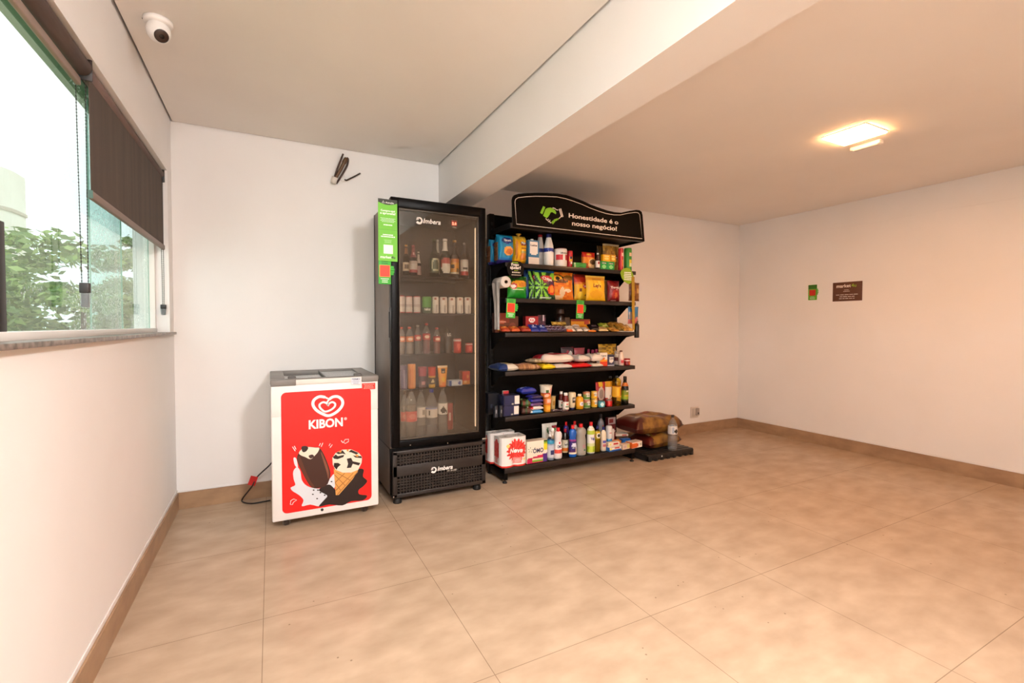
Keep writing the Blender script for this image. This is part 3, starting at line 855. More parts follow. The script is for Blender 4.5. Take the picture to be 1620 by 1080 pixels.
for z0, z1 in ((.074, .186), (.258, .330)):
    nz = 6 if z1 - z0 > .1 else 4
    for i in range(1, nz):
        z = z0 + (z1 - z0) * i / nz
        gr.box(.03, GW - .03, .0, .008, z - .0045, z + .0045, GR)
    nx = 30
    for i in range(1, nx):
        x = .034 + (GW - .066) * i / nx
        gr.box(x - .0045, x + .0045, .0005, .0085, z0, z1, GR)
go = gr.build('vent_grille', fg)
l2 = MB()
L1 = [(1.5444, 0.1908), (1.6552, 0.1922), (1.5011, 0.1903)]
l2.text('Imbera', L1[0][0] - GX0, L1[0][1], L1[1][0] - L1[0][0], -.0026, mt('#f0ece8', .4), .03, .25)
l2.text('VR 16 LED', L1[0][0] - GX0 + .07, L1[0][1] - .016, .07, -.0026, HL, .01, .2)
emblem(l2, L1[0][0] - GX0 - .026, L1[0][1] + .010, .016, -.0026, mt('#f0ece8', .4))
l2.build('lettering', go)
m = MB()
m.box(.01, GW - .01, .03, GD - .02, .036, .055, mt('#0d0a09', .6))
m.build('base_frame', fg)
for x in (.045, GW - .05):
    for y in (.05, GD - .06):
        MB().lathe([(.028, 0), (.030, .006), (.026, .030), (.018, .04)], mt('#0b0908', .6), 16).build('foot', fg, (x, y, 0))
for x, z in ((.0, .060), (.38, .372), (.12, .388)):
    MB().lathe([(.005, 0), (.004, .003)], CHROME, 10).build('screw', fg, (max(x, .008), -.001, z), (PI / 2, 0, 0))
MB().box(GW - .03, GW + .004, -.006, .01, .366, .378, CHROME, .003).build('hinge', fg)
MB().box(-.016, .002, .10, .32, 1.535, 1.548, mt('#d8cbbf', .5), .002).build('side_strip', fg)
SHZ = [1.519, 1.266, 0.984, 0.749]
for z in SHZ:
    m = MB()
    for y in (DT + .025, DT + .2, GD - .07):
        m.tube([(wl_ + .012, y, z - .004), (GW - wl_ - .012, y, z - .004)], .003, WIRE, 6)
    for i in range(22):
        x = wl_ + .03 + i * (GW - 2 * wl_ - .06) / 21
        m.tube([(x, DT + .022, z - .0015), (x, GD - .06, z - .0015)], .0015, WIRE, 5)
    m.build('wire_shelf', fg)

# signs hung on the fridge's door edge
t = thing('hanging_sign', 'tall bright green notice with white print on the fridge door edge', 'sign', (1.24, -.590, 1.60))
SG = mt('#6cc02a', .5); SGW = mt('#f3f7ee', .5); SGK = mt('#2a2a1e', .5)
c4 = [(1.1553, 1.9833), (1.2759, 1.9867), (1.2766, 1.5915), (1.1561, 1.591)]
sx0, sx1, sz0, sz1 = c4[3][0] - 1.24, c4[2][0] - 1.24, c4[3][1] - 1.60, c4[0][1] - 1.60
sw, sh = sx1 - sx0, sz1 - sz0
m = MB().box(sx0, sx1, -.004, 0, sz0, sz1, SG)
arc = [(sx0, sz1), (sx1, sz1)] + [(sx1 - sw * k / 10, sz1 - sh * (.055 + .035 * math.sin(PI * k / 10))) for k in range(11)]
m.prism(arc, -.0046, -.002, SGK)
m.build('board', t)
m = MB()
m.text('Atenção', sx0 + sw * .38, sz1 - sh * .068, sw * .44, -.005, SGW, .01)
m.ribbon([(sx0 + sw * .2, sz1 - sh * .065), (sx0 + sw * .33, sz1 - sh * .065), (sx0 + sw * .265, sz1 - sh * .032)], .003, -.005, SGW, True)
m.text('Compre aqui', sx0 + sw * .13, sz1 - sh * .20, sw * .74, -.005, SGW, .03)
m.text('e aproveite!', sx0 + sw * .10, sz1 - sh * .245, sw * .80, -.005, SGW, .03)
m.lines(sx0 + sw * .1, sx1 - sw * .1, sz1 - sh * .375, sz1 - sh * .30, 4, -.005, SGW, .3, 2)
m.lines(sx0 + sw * .2, sx1 - sw * .2, sz1 - sh * .43, sz1 - sh * .40, 1, -.005, SGW, .6, 9)
m.box(sx0, sx1, -.0046, -.003, sz1 - sh * .495, sz1 - sh * .49, mt('#4f9a1d', .5))
m.lines(sx0 + sw * .1, sx1 - sw * .1, sz1 - sh * .62, sz1 - sh * .56, 2, -.005, SGW, .6, 4)
m.lines(sx0 + sw * .2, sx1 - sw * .2, sz1 - sh * .71, sz1 - sh * .65, 3, -.005, mt('#c8e6b0', .5), .3, 7)
m.box(sx0 + sw * .27, sx1 - sw * .24, -.0047, -.003, sz0 + sh * .12, sz0 + sh * .265, SGW, .0006)
m.text('market', sx0 + sw * .1, sz0 + sh * .045, sw * .56, -.005, SGW, .02)
m.text('4u', sx0 + sw * .68, sz0 + sh * .045, sw * .2, -.005, SGK, .03)
m.build('lettering', t)
def hand_card(t, x0, x1, z0, z1, y):
    m = MB()
    w, h = x1 - x0, z1 - z0
    g = mt('#3fae3a', .5)
    m.box(x0, x1, y - .004, y, z0, z1, g, .0015)
    m.box(x0 + w * .1, x1 - w * .1, y - .0052, y - .003, z0 + h * .30, z0 + h * .76, mt('#e0381a', .5))
    m.ribbon([(x0 + w * .1, z0 + h * .30), (x1 - w * .1, z0 + h * .30), (x1 - w * .1, z0 + h * .76), (x0 + w * .1, z0 + h * .76)], .005, y - .0054, mt('#e98a3a', .5), True)
    m.lines(x0 + w * .1, x1 - w * .1, z0 + h * .05, z0 + h * .25, 3, y - .0055, SGW, .4, 5)
    m.lines(x0 + w * .1, x1 - w * .1, z0 + h * .80, z0 + h * .97, 2, y - .0055, mt('#1d5a1a', .5), .4, 8)
    m.build('card', t)
    m = MB()
    for k in range(4):
        m.box(x1 - .002, x1 + w * (.30 - abs(k - 1.3) * .05), y - .007, y - .001, z0 + h * (.66 - k * .095), z0 + h * (.75 - k * .095), g, .003)
    m.build('hand_shape', t)
c4 = [(1.1584, 1.5919), (1.2375, 1.5914), (1.2367, 1.4479), (1.1574, 1.4446)]
t = thing('hand_sign', 'green phone-shaped card with a red square, below the tall notice on the fridge', 'sign', (1.26, -.583, 1.5))
hand_card(t, c4[3][0] - 1.26, c4[2][0] - 1.26, c4[3][1] - 1.5, c4[0][1] - 1.5 + .01, 0)

# ---------------------------------------------------------------- shelf unit
SX0, SX1, SYF, SYB = 2.085, 3.338, -.535, -.27
Z1, Z2, Z3, Z4, Z5, Z6 = 1.648, 1.385, 1.128, .838, .500, .118
su = thing('shelf_unit', 'black metal shop shelf unit full of groceries with a curved sign board on top', 'shelf', (SX0, SYB, 0))
SW = SX1 - SX0
m = MB()
m.box(.02, SW - .02, -.004, .014, .07, 2.05, BLACK)
for i in range(7):
    m.box(.02, SW - .02, -.005, -.003, .32 + i * .27, .323 + i * .27, mt('#050404', .6))
m.build('back_panel', su)
for x in (-.012, SW - .028):
    u = MB().box(x, x + .04, -.012, .045, .02, 2.055, BLACK, .003)
    for i in range(36):
        u.box(x + .012, x + .018, -.0135, -.011, .25 + i * .049, .275 + i * .049, mt('#030303', .8)).box(x + .024, x + .030, -.0135, -.011, .25 + i * .049, .275 + i * .049, mt('#030303', .8))
    u.build('upright', su)
    b = MB().box(x + .004, x + .036, SYF - SYB + .006, .05, .025, .082, BLACK, .004)
    f = b.build('base_leg', su)
    for y in (SYF - SYB + .025, .03):
        ft = MB()
        ft.lathe([(.006, .012), (.006, .03)], CHROME, 10, (x + .02, y, 0)).lathe([(.017, 0), (.019, .004), (.012, .014)], mt('#141010', .6), 14, (x + .02, y, 0))
        ft.build('foot', f)
FR_Y = SYF - SYB
for z in (Z1, Z2, Z3, Z4, Z5):
    s = MB()
    s.box(0, SW, FR_Y + .008, -.014, z - .024, z - .0006, BLACK)
    s.box(0, SW, FR_Y, FR_Y + .012, z - .032, z - .0006, LIP, .003)
    o = s.build('shelf', su)
    for x in (.001, SW - .005):
        b = MB()
        b.add([(x, FR_Y + .03, z - .024), (x, -.012, z - .024), (x, -.012, z - .135), (x, -.05, z - .125), (x, -.15, z - .050), (x, FR_Y + .03, z - .034)], [(0, 1, 2, 3, 4, 5)], BLACK)
        b.add([(x + .004, FR_Y + .03, z - .024), (x + .004, -.012, z - .024), (x + .004, -.012, z - .135), (x + .004, -.05, z - .125), (x + .004, -.15, z - .050), (x + .004, FR_Y + .03, z - .034)], [(5, 4, 3, 2, 1, 0)], BLACK)
        b.build('bracket', o)
s = MB().box(-.005, SW + .005, FR_Y + .004, -.01, Z6 - .02, Z6 - .0006, BLACK, .002).box(-.005, SW + .005, FR_Y, FR_Y + .012, .078, Z6 - .0006, LIP, .003)
s.build('base_shelf', su)
# canopy and sign board
HY = -.620 - SYB
c = MB()
c.box(.0, SW, HY + .01, -.01, 1.905, 1.918, BLACK)
c.box(-.002, SW + .002, HY - .004, HY + .014, 1.884, 1.918, LIP, .003)
for x in (-.002, SW - .004):
    c.box(x, x + .006, HY + .01, -.01, 1.884, 1.925, BLACK)
c.build('canopy', su)
hb = [(2.0965, 1.9015), (2.0919, 2.0803), (2.0963, 2.1003), (2.1077, 2.1158), (2.1389, 2.1291), (2.211, 2.1432), (2.2846, 2.1552), (2.3786, 2.1667), (2.4751, 2.1743), (2.5541, 2.173), (2.6246, 2.1629), (2.7068, 2.1479), (2.7802, 2.1288), (2.8657, 2.1132), (2.9421, 2.1012), (3.0199, 2.096), (3.0877, 2.0991), (3.1681, 2.1223), (3.2501, 2.1406), (3.2858, 2.1401), (3.3075, 2.129), (3.3174, 2.1001), (3.3439, 1.8928)]
hbl = [(x - SX0, z) for x, z in hb]
zb_ = 1.888
hbl[0] = (hbl[0][0], zb_); hbl[-1] = (SW + .004, zb_)
m = MB().prism(hbl, HY - .012, HY + .004, mt('#080504', .5, spec=.08), BLACK)
bo = m.build('sign_board', su)
m = MB()
ol = [(2.1239, 1.9106), (2.1113, 2.0666), (2.1166, 2.0859), (2.137, 2.1002), (2.2044, 2.1158), (2.2777, 2.1283), (2.3714, 2.1394), (2.4674, 2.1475), (2.5461, 2.1443), (2.6164, 2.1348), (2.6982, 2.1197), (2.7714, 2.1013), (2.8566, 2.0854), (2.9327, 2.075), (3.0102, 2.0731), (3.0777, 2.0796), (3.1578, 2.1017), (3.2394, 2.1188), (3.269, 2.1176), (3.2847, 2.1049), (3.3132, 1.9083)]
m.ribbon([(x - SX0, z) for x, z in ol], .0045, HY - .0128, mt('#e9dfd6', .5), True)
m.build('border_line', bo)
def sb(pts):
    return [(x - SX0, z) for x, z in pts]
GRN = mt('#86c81e', .5); CRM = mt('#efe4da', .5)
m = MB()
for q in [[(2.347, 2.0648), (2.366, 2.059), (2.3406, 2.0047), (2.3218, 2.0122)], [(2.3679, 2.0447), (2.3831, 2.0546), (2.4098, 2.0617), (2.431, 2.0585), (2.4504, 2.0477), (2.4621, 2.0278), (2.4583, 2.0176), (2.4427, 2.024), (2.4244, 2.0301), (2.4109, 2.0238), (2.4043, 2.0101), (2.3909, 1.9908), (2.3776, 1.9797), (2.3473, 1.9942)], [(2.4179, 1.9515), (2.4314, 1.9675), (2.4411, 1.962), (2.4295, 1.9429)], [(2.4333, 1.9661), (2.4468, 1.9805), (2.4585, 1.9719), (2.443, 1.9557)], [(2.4507, 1.9793), (2.4642, 1.9872), (2.474, 1.9801), (2.4624, 1.9658)], [(2.4682, 1.9844), (2.4798, 1.9922), (2.4857, 1.9862), (2.476, 1.9738)], [(2.4256, 1.9523), (2.4585, 1.9703), (2.4411, 1.9473), (2.4315, 1.9382)]]:
    m.prism(sb(q), HY - .0132, HY - .011, GRN)
for q in [[(2.4854, 2.0599), (2.4932, 2.0632), (2.5151, 2.0025), (2.5063, 2.0016)], [(2.4991, 2.0647), (2.505, 2.0654), (2.526, 2.007), (2.5191, 2.0029)]]:
    m.prism(sb(q), HY - .0132, HY - .011, CRM)
for q in [[(2.4291, 2.0615), (2.4465, 2.0603), (2.464, 2.0509), (2.4796, 2.051)], [(2.5072, 2.0066), (2.4955, 1.9971), (2.4857, 1.9862)], [(2.37, 1.9773), (2.3777, 1.9668), (2.3891, 1.9647), (2.3929, 1.9748)], [(2.3891, 1.9647), (2.393, 1.9554), (2.4045, 1.9566), (2.4063, 1.9698)], [(2.4045, 1.9566), (2.4103, 1.9475), (2.4179, 1.9515)]]:
    m.ribbon(sb(q), .006, HY - .0132, CRM)
m.build('handshake_emblem', bo)
m = MB()
T1 = [(2.5748, 2.0064), (3.058, 2.0009), (2.5746, 2.0437)]
T2 = [(2.6052, 1.9498), (3.0427, 1.9483)]
m.text('Honestidade é o', T1[0][0] - SX0, T1[0][1], T1[1][0] - T1[0][0], HY - .013, CRM, .022, h=.034, rise=T1[1][1] - T1[0][1])
m.text('nosso negócio!', T2[0][0] - SX0, T2[0][1], T2[1][0] - T2[0][0], HY - .013, CRM, .022, h=.034, rise=T2[1][1] - T2[0][1])
m.build('lettering', bo)

# ---------------------------------------------------------------- makers of groceries
def interp(prof, z):
    for (ra, za), (rb, zb) in zip(prof, prof[1:]):
        if za <= z <= zb and zb > za:
            return ra + (rb - ra) * (z - za) / (zb - za)
    return prof[-1][0]
PROF = {
    'pet': [(.55, 0), (.9, .01), (1, .04), (.96, .10), (1, .14), (1, .42), (.95, .44), (1, .46), (1, .62), (.92, .72), (.62, .83), (.34, .90), (.30, .94)],
    'beer': [(.85, 0), (1, .015), (1, .50), (.92, .57), (.62, .66), (.42, .76), (.36, .93), (.40, .95)],
    'cleaner': [(.85, 0), (.98, .02), (1, .08), (.94, .50), (.84, .62), (.97, .68), (1, .72), (.95, .80), (.70, .86), (.40, .89)],
    'straight': [(.9, 0), (1, .02), (1, .70), (.85, .78), (.45, .85), (.40, .88)],
    'milk': [(.92, 0), (1, .02), (1, .52), (.90, .64), (.62, .80), (.50, .87), (.50, .89)],
    'ketchup': [(.9, 0), (1, .03), (1, .48), (.92, .62), (.70, .78), (.62, .85)],
    'squeeze': [(.55, .10), (.72, .14), (.85, .40), (.98, .75), (1, .92), (.85, .99), (.4, 1)],
    'jar': [(.9, 0), (1, .03), (1, .62), (.8, .74), (.72, .78)],
    'oil': [(.88, 0), (1, .02), (.96, .08), (1, .14), (.96, .32), (.98, .60), (.94, .70), (1, .76), (.96, .84), (.55, .92), (.30, .94)],
    'olive': [(.9, 0), (1, .02), (1, .60), (.9, .68), (.5, .80), (.40, .88)],
}
def wrap(r, xc=0):
    return lambda X, Z: (r * math.sin((X - xc) / r), -r * math.cos((X - xc) / r), Z)
def bottle(nm, lab, cat, P, prof, body, cap, capz=(.90, 1.0), capr=.40, bands=(), texts=(), group=None, sq=1.0, liquid=None, rz=None, n=20):
    x, y, z, w, h = P
    r = w / 2
    t = thing(nm, lab, cat, (x, y, z), (0, 0, R.uniform(-.15, .05) if rz is None else rz), group)
    pr = [(a * r, b * h) for a, b in PROF[prof]]
    MB().lathe(pr, body, n, sq=sq).build('body', t)
    if liquid:
        lv, lm = liquid
        pl2 = [(max(.001, a - .0025), b) for a, b in pr if b <= lv * h]
        pl2[0] = (pl2[0][0], .003)
        pl2.append((max(.001, interp(pr, lv * h) - .0025), lv * h))
        MB().lathe(pl2, lm, n, sq=sq).build('liquid', t)
    if cap:
        cr_ = capr * r
        MB().lathe([(cr_ * .96, capz[0] * h), (cr_, capz[0] * h + .002), (cr_, capz[1] * h - .003), (cr_ * .9, capz[1] * h)], cap, 16).build('cap', t)
    for a, b, mm in bands:
        m = MB()
        zs = [a * h + (b - a) * h * k / 8 for k in range(9)]
        m.lathe([(interp(pr, q) + .0008, q) for q in zs], mm, 28, sq=sq, cap=False)
        m.build('label', t)
    if texts:
        m = MB()
        for body_, zf, wf, col, hh in texts:
            rr = interp(pr, zf * h) + .0016
            ww = wf * w
            f = wrap(rr)
            m.text(body_, -ww / 2, zf * h, ww, 0, col, .03, h=hh, fn=(lambda X, Z, f=f: (f(X, Z)[0], f(X, Z)[1] * sq, Z)))
        m.build('lettering', t)
    return t
def can(nm, lab, cat, P, mat, texts=(), lid=CHROME, group=None, rim=.92, sq=1.0, bands=None):
    x, y, z, w, h = P
    r = w / 2
    t = thing(nm, lab, cat, (x, y, z), (0, 0, R.uniform(-.1, .1)), group)
    pr = [(r * rim, 0), (r, .006), (r, h * .2), (r, h * .35), (r, h * .5), (r, h * .65), (r, h * .8), (r, h - .008), (r * rim, h - .001)]
    MB().lathe(pr, mat, 28, sq=sq).build('body', t)
    MB().lathe([(r * rim, h - .002), (r * rim + .001, h + .001), (r * rim - .003, h + .001), (r * rim - .005, h - .001)], lid, 24, sq=sq).build('lid', t)
    if texts:
        m = MB()
        for body_, zf, wf, col, hh in texts:
            f = wrap(r + .0012)
            m.text(body_, -wf * w / 2, zf * h, wf * w, 0, col, .03, h=hh, fn=f)
        m.build('lettering', t)
    return t
def cup(nm, lab, cat, P, fn, lidc, flip=False, group=None):
    x, y, z, w, h = P
    r = w / 2
    a, b = (.78, 1) if not flip else (1, .78)
    t = thing(nm, lab, cat, (x, y, z), (0, 0, 0), group)
    MB().lathe([(r * (a + (b - a) * k / 12), h * .97 * k / 12) for k in range(13)], fn, 24).build('body', t)
    q = r * b
    MB().lathe([(q, h * .965), (q + .003, h * .975), (q + .003, h * .99), (q * .96, h)], lidc, 24).build('lid', t)
    return t
def carton(nm, lab, cat, P, d, fn, side, top, texts=(), group=None, rz=0, bev=.0015, nu=16, nz=20, extra=None, rx=0):
    """box-shaped pack; P gives the front face, printed by fn(u, v)"""
    x, y, z, w, h = P
    m = MB()
    m.box(-w / 2, w / 2, .0006, d, 0, h, side, bev)
    m.box(-w / 2 + .001, w / 2 - .001, .002, d - .002, h - .0006, h + .0006, top)
    e = .0012
    m.grid(lambda u, v: (-w / 2 + e + u * (w - 2 * e), 0, e + v * (h - 2 * e)), nu, nz, fn, False)
    for body_, uf, vf, wf, col, hh in texts:
        m.text(body_, (uf - .5) * w - wf * w / 2, vf * h, wf * w, -.0008, col, .03, h=hh)
    if extra:
        extra(m, w, h, d)
    o = m.build(nm, None, (x, y, z), (rx, 0, rz))
    return tag(o, lab, cat, group)
def bag(nm, lab, cat, P, t, fn, texts=(), group=None, lean=.0, rz=0, nu=22, nv=26, back=None, seed=None, box=.0, parent=None, rough=None):
    """pillow pack standing up: front faces -y"""
    x, y, z, w, h = P
    q = random.Random(seed if seed is not None else hash_(nm + lab))
    ph = [q.uniform(0, 6.28) for _ in range(6)]
    def pos(u, v, s):
        a = abs(2 * u - 1)
        T = t / 2 * (1 - a ** (2.2 + box * 6)) ** (.55 - box * .3) * max(0, math.sin(PI * min(1, max(0, (v - .03) / .94)))) ** (.5 - box * .35)
        wr = .0035 * math.sin(9 * u + ph[0] + 4 * v) * math.sin(7 * v + ph[1]) + .0022 * math.sin(17 * u * (1 + v) + ph[2]) * math.sin(13 * v + ph[3])
        T += wr * (t / .07) * (1 if T > .004 else .25)
        X = (u - .5) * w * (1 - .07 * math.sin(PI * v) ** .7 * (1 - box))
        cr_ = .0012 * math.sin(u * 60) if v < .05 or v > .95 else 0
        return (X, s * T + cr_, v * h)
    m = MB()
    m.grid(lambda u, v: pos(u, v, -1), nu, nv, fn)
    m.grid(lambda u, v: pos(u, v, 1), nu, nv, back or fn(.03, .5), flip=True)
    for body_, uf, vf, wf, col, hh, tilt in texts:
        def f(X, Z):
            u = min(1, max(0, X / w + .5)); v = min(1, max(0, Z / h))
            p = pos(u, v, -1)
            return (p[0], p[1] - .0022, p[2])
        m.text(body_, (uf - .5) * w - wf * w / 2, vf * h, wf * w, 0, col, .04, h=hh, fn=f, rise=tilt * w)
    o = m.build(nm, parent, (x, y, z), (-lean, 0, rz))
    return o if parent else tag(o, lab, cat, group)
def hash_(s):
    v = 7
    for ch in s:
        v = (v * 31 + ord(ch)) % 100003
    return v
def flatbag(nm, lab, cat, P, d, fn, group=None, rz=0, seed=None, texts=(), side=None, rx=0, ry=0, nu=22, nv=16):
    """pillow pack lying on its back: w along x, d along y, h thick; fn(u, v) prints it, v up from the front"""
    x, y, z, w, h = P
    q = random.Random(seed if seed is not None else hash_(nm + lab))
    ph = [q.uniform(0, 6.28) for _ in range(4)]
    def pos(u, v, top):
        a = abs(2 * u - 1); b = abs(2 * v - 1)
        T = h * (1 - a ** 5) ** .5 * (1 - b ** 5) ** .5
        wr = .08 * h * math.sin(8 * u + ph[0]) * math.sin(6 * v + ph[1]) + .05 * h * math.sin(15 * u + ph[2]) * math.sin(12 * v + ph[3])
        X = (u - .5) * w * (1 - .08 * (1 - b * b)); Y = (v - .5) * d * (1 - .06 * (1 - a * a))
        zc = h * .42
        return (X, Y, zc + (T * .58 + wr * (T / h)) if top else zc - T * .42)
    m = MB()
    m.grid(lambda u, v: pos(u, v, True), nu, nv, fn)
    m.grid(lambda u, v: pos(u, v, False), nu, nv, side or (lambda u, v: fn(u, v * .4)), flip=True)
    o = m.build(nm, None, (x, y, z), (rx, ry, rz))
    return tag(o, lab, cat, group)
# printing helpers: f(u, v) -> material
def solid(c, rough=.4):
    m = mt(c, rough)
    return lambda u, v: m
def vb(*st, rough=.35):
    """horizontal bands from the bottom: (upper v, colour)"""
    L = [(a, mt(c, rough)) for a, c in st]
    def f(u, v):
        for a, m in L:
            if v <= a:
                return m
        return L[-1][1]
    return f
def over(base, *sh):
    """shapes printed over a base: ('o', cu, cv, ru, rv, colour) ellipse, ('r', u0, u1, v0, v1, colour) rectangle"""
    L = [(s[:-1], mt(s[-1], .35)) for s in sh]
    def f(u, v):
        r = None
        for s, m in L:
            if s[0] == 'o':
                if ((u - s[1]) / s[3]) ** 2 + ((v - s[2]) / s[4]) ** 2 <= 1:
                    r = m
            elif s[1] <= u <= s[2] and s[3] <= v <= s[4]:
                r = m
        return r or base(u, v)
    return f
def speckle(cols, nx, ny, seed=1, rough=.45):
    q = random.Random(seed)
    T = [[mt(cols[q.randrange(len(cols))], rough) for _ in range(nx)] for _ in range(ny)]
    return lambda u, v: T[min(ny - 1, int(v * ny))][min(nx - 1, int(u * nx))]
def rays(c1, c2, cu, cv, n, rough=.35, tw=0):
    a, b = mt(c1, rough), mt(c2, rough)
    def f(u, v):
        an = math.atan2(v - cv, u - cu) + tw * math.hypot(u - cu, v - cv)
        return a if int((an / (2 * PI) + 1) * n * 2) % 2 else b
    return f
KW, KB, KR = mt('#f4efe9', .4), mt('#14100f', .4), mt('#c8101c', .4)

# ---------------------------------------------------------------- top shelf
BL = '#1687b4'
for P, lab, rz in (((2.0906, -0.375, 1.648, 0.0965, 0.1943), 'blue bread bag at the back left corner of the top shelf', .0), ((2.1218, -0.475, 1.648, 0.1272, 0.2184), 'blue bread bag with a dark oval badge, front left of the top shelf', .0)):
    x, y, z, w, h = P
    t = thing('bread_bag', lab, 'bread', (x, y, z), (0, 0, rz), 'blue bread bags')
    bag('wrapper', '', '', (0, .045, 0, w, h), .11 if y < -.42 else .07, over(vb((.13, '#2a2168'), (.2, '#1a6fb0'), (1, BL)), ('o', .55, .78, .36, .11, '#1b2a74'), ('o', .62, .42, .3, .16, '#e8a040'), ('o', .66, .40, .2, .1, '#c86a1e'), ('r', .2, .9, .56, .59, '#cfe8ef')), (('Visconti', .55, .75, .5, KW, .018, 0),) if y < -.42 else (), box=.8, seed=4, parent=t)
    m = MB()
    for k in range(7):
        zz = h * (.10 + .09 * k)
        m.box(-w * .53, -w * .49, .015, .075, zz, zz + h * .085, mt('#8a5a36', .6), .004)
    m.build('bread_slices', t)
t = thing('bread_bag', 'yellow bread bag beside the blue one on the top shelf', 'bread', (2.2483, -0.48, 1.648))
x, y, z, w, h = (2.2483, -0.48, 1.648, 0.1095, 0.2194)
bag('wrapper', '', '', (0, .05, 0, w, h), .10, over(vb((.03, '#8c1410'), (.1, '#e0900c'), (.85, '#f0b20e'), (1, '#e3b63e')), ('o', .68, .72, .25, .07, '#8c1a14'), ('o', .66, .27, .24, .12, '#d87f22'), ('r', .5, .9, .4, .47, '#b9a24a'), ('r', .48, .9, .54, .56, '#9a5a12'), ('r', .48, .86, .60, .62, '#9a5a12'), ('o', .15, .5, .1, .35, '#cc7d25')), (('Pão', .68, .70, .3, KW, .02, 0),), box=.6, seed=9, parent=t)
MB().lathe([(.004, 0), (.008, .004), (.004, .01), (.022, .026), (.016, .030)], mt('#d9a834', .35), 12).build('twisted_top', t, (0, .05, h - .01))
x, y, z, w, h = (2.345, -0.5, 1.648, 0.0951, 0.1861)
o = carton('milk_carton', 'blue and white milk carton with a shield print on the top shelf', 'milk', (x, y, z, w, h), .065, over(vb((.3, '#e9ddd2'), (1, '#1b6f9a')), ('o', .5, .55, .40, .16, '#f4efe9'), ('r', .1, .9, .55, .93, '#f4efe9')), mt('#1a5f86', .4), KW, (('Leite', .5, .76, .6, KB, .014),))
MB().lathe([(.012, 0), (.012, .012), (.010, .014)], KW, 14).build('cap', o, (0, .03, h))
MKG = 'milk bottles on the top shelf'
MTX = lambda c: ((.22, .54, vb((.62, '#f1ece6'), (.95, '#22348c'), (1, '#f1ece6'))),)
bottle('milk_bottle', 'white milk bottle with a red cap, top shelf', 'milk', (2.4696, -0.385, 1.648, 0.0656, 0.2705), 'milk', mt('#e9e2dc', .4), mt('#a3121a', .4), (.88, 1), .55, MTX(0), (('Leite', .40, .5, KW, .012),), MKG)
bottle('milk_bottle', 'white milk bottle with a dark blue cap, top shelf', 'milk', (2.4834, -0.492, 1.648, 0.0788, 0.2482), 'milk', mt('#efe9e4', .4), mt('#1a2266', .4), (.88, 1), .55, MTX(0), (('Leite', .40, .5, KW, .014),), MKG)
can('milk_powder_can', 'wide white and red milk powder can with a dark red lid, top shelf', 'can', (2.5975, -0.485, 1.648, 0.1049, 0.1399), over(vb((.12, '#e9e2dc'), (.30, '#e9e2dc'), (.62, '#f1ebe5'), (1, '#efe8e2')), ('r', .40, .48, .32, .58, '#c9182a'), ('r', .48, .55, .32, .58, '#f1ebe5'), ('r', .55, .70, .32, .58, '#c9182a'), ('r', .30, .40, .3, .6, '#c9182a')), (('Leite em pó', .70, .62, KB, .014),), mt('#7c0f16', .4))
can('chocolate_powder_can', 'slim red chocolate powder can beside the wide white can, top shelf', 'can', (2.6913, -0.48, 1.648, 0.0455, 0.1326), over(vb((.12, '#b01020'), (1, '#c01424')), ('o', .5, .5, .12, .16, '#e8b62a'), ('o', .5, .62, .10, .08, '#241a5a'), ('o', .52, .3, .06, .1, '#f2e6da')), (), mt('#7c0f16', .4))
for k, (lab) in enumerate(('lower green wrapped bar of two lying in front, top shelf', 'upper green wrapped bar of two lying in front, top shelf')):
    x, y, z, w, h = (2.7721, -0.52, 1.648, 0.1366, 0.0467)
    carton('wrapped_bar', lab, 'snack', (x, y, z + k * .0195, w, .019), .03, over(solid('#2f9a3c'), ('r', 0, .12, 0, 1, '#b9d8a8'), ('r', .86, 1, 0, 1, '#8a2a1a'), ('r', .4, .6, .3, .7, '#1c6a28')), mt('#2a8a36', .35), mt('#2f9a3c', .35), group='green wrapped bars', rz=.02 - .05 * k)
x, y, z, w, h = (2.8902, -0.455, 1.648, 0.1321, 0.1403)
bag('snack_pouch', 'orange and red snack pouch with a round cake picture, top shelf', 'snack', (x, y, z, w, h), .05, over(vb((.12, '#b5121a'), (.7, '#e8891c'), (1, '#c8281a')), ('o', .72, .32, .33, .3, '#f0c48a'), ('o', .74, .42, .22, .16, '#5a3a1c'), ('o', .45, .86, .2, .06, '#f0b048')), box=.4)
bottle('sauce_bottle', 'tiny dark sauce bottle with a white cap and label, top shelf', 'bottle', (2.9467, -0.51, 1.648, 0.0359, 0.1317), 'beer', mt('#3a201a', .3), KW, (.90, 1), .5, ((.08, .5, over(solid('#e8e0d8'), ('r', .42, .58, .5, .9, '#a01818'))),))
GB = 'small dessert boxes on the top shelf'
for P, c, lab, tx in (((3.0143, -0.51, 1.648, 0.0692, 0.0686), '#12a04a', 'green dessert box, left of the lower pair on the top shelf', 'Lima'), ((3.0874, -0.51, 1.648, 0.0704, 0.068), '#14a850', 'green dessert box, right of the lower pair on the top shelf', 'Lima')):
    carton('dessert_box', lab, 'box', P, .03, over(solid(c), ('o', .5, .35, .3, .25, '#8fe08a'), ('r', .1, .9, .7, .9, '#0b6a34')), mt(c, .4), mt(c, .4), ((tx, .5, .72, .6, KW, .010),), GB)
for P, c, lab in (((3.0403, -0.51, 1.7183, 0.0762, 0.0551), '#f0b010', 'yellow dessert box stacked on the green box at its left'), ((3.1104, -0.51, 1.7175, 0.0573, 0.0582), '#d89a1a', 'darker yellow dessert box stacked on the green box at its right')):
    carton('dessert_box', lab, 'box', P[:2] + (1.648 + .0 + 0.0685 + .001,) + P[3:], .03, over(solid(c), ('o', .5, .4, .3, .22, '#f8dc70'), ('r', .2, .8, .7, .85, '#fbe9a0')), mt(c, .4), mt(c, .4), (), GB)
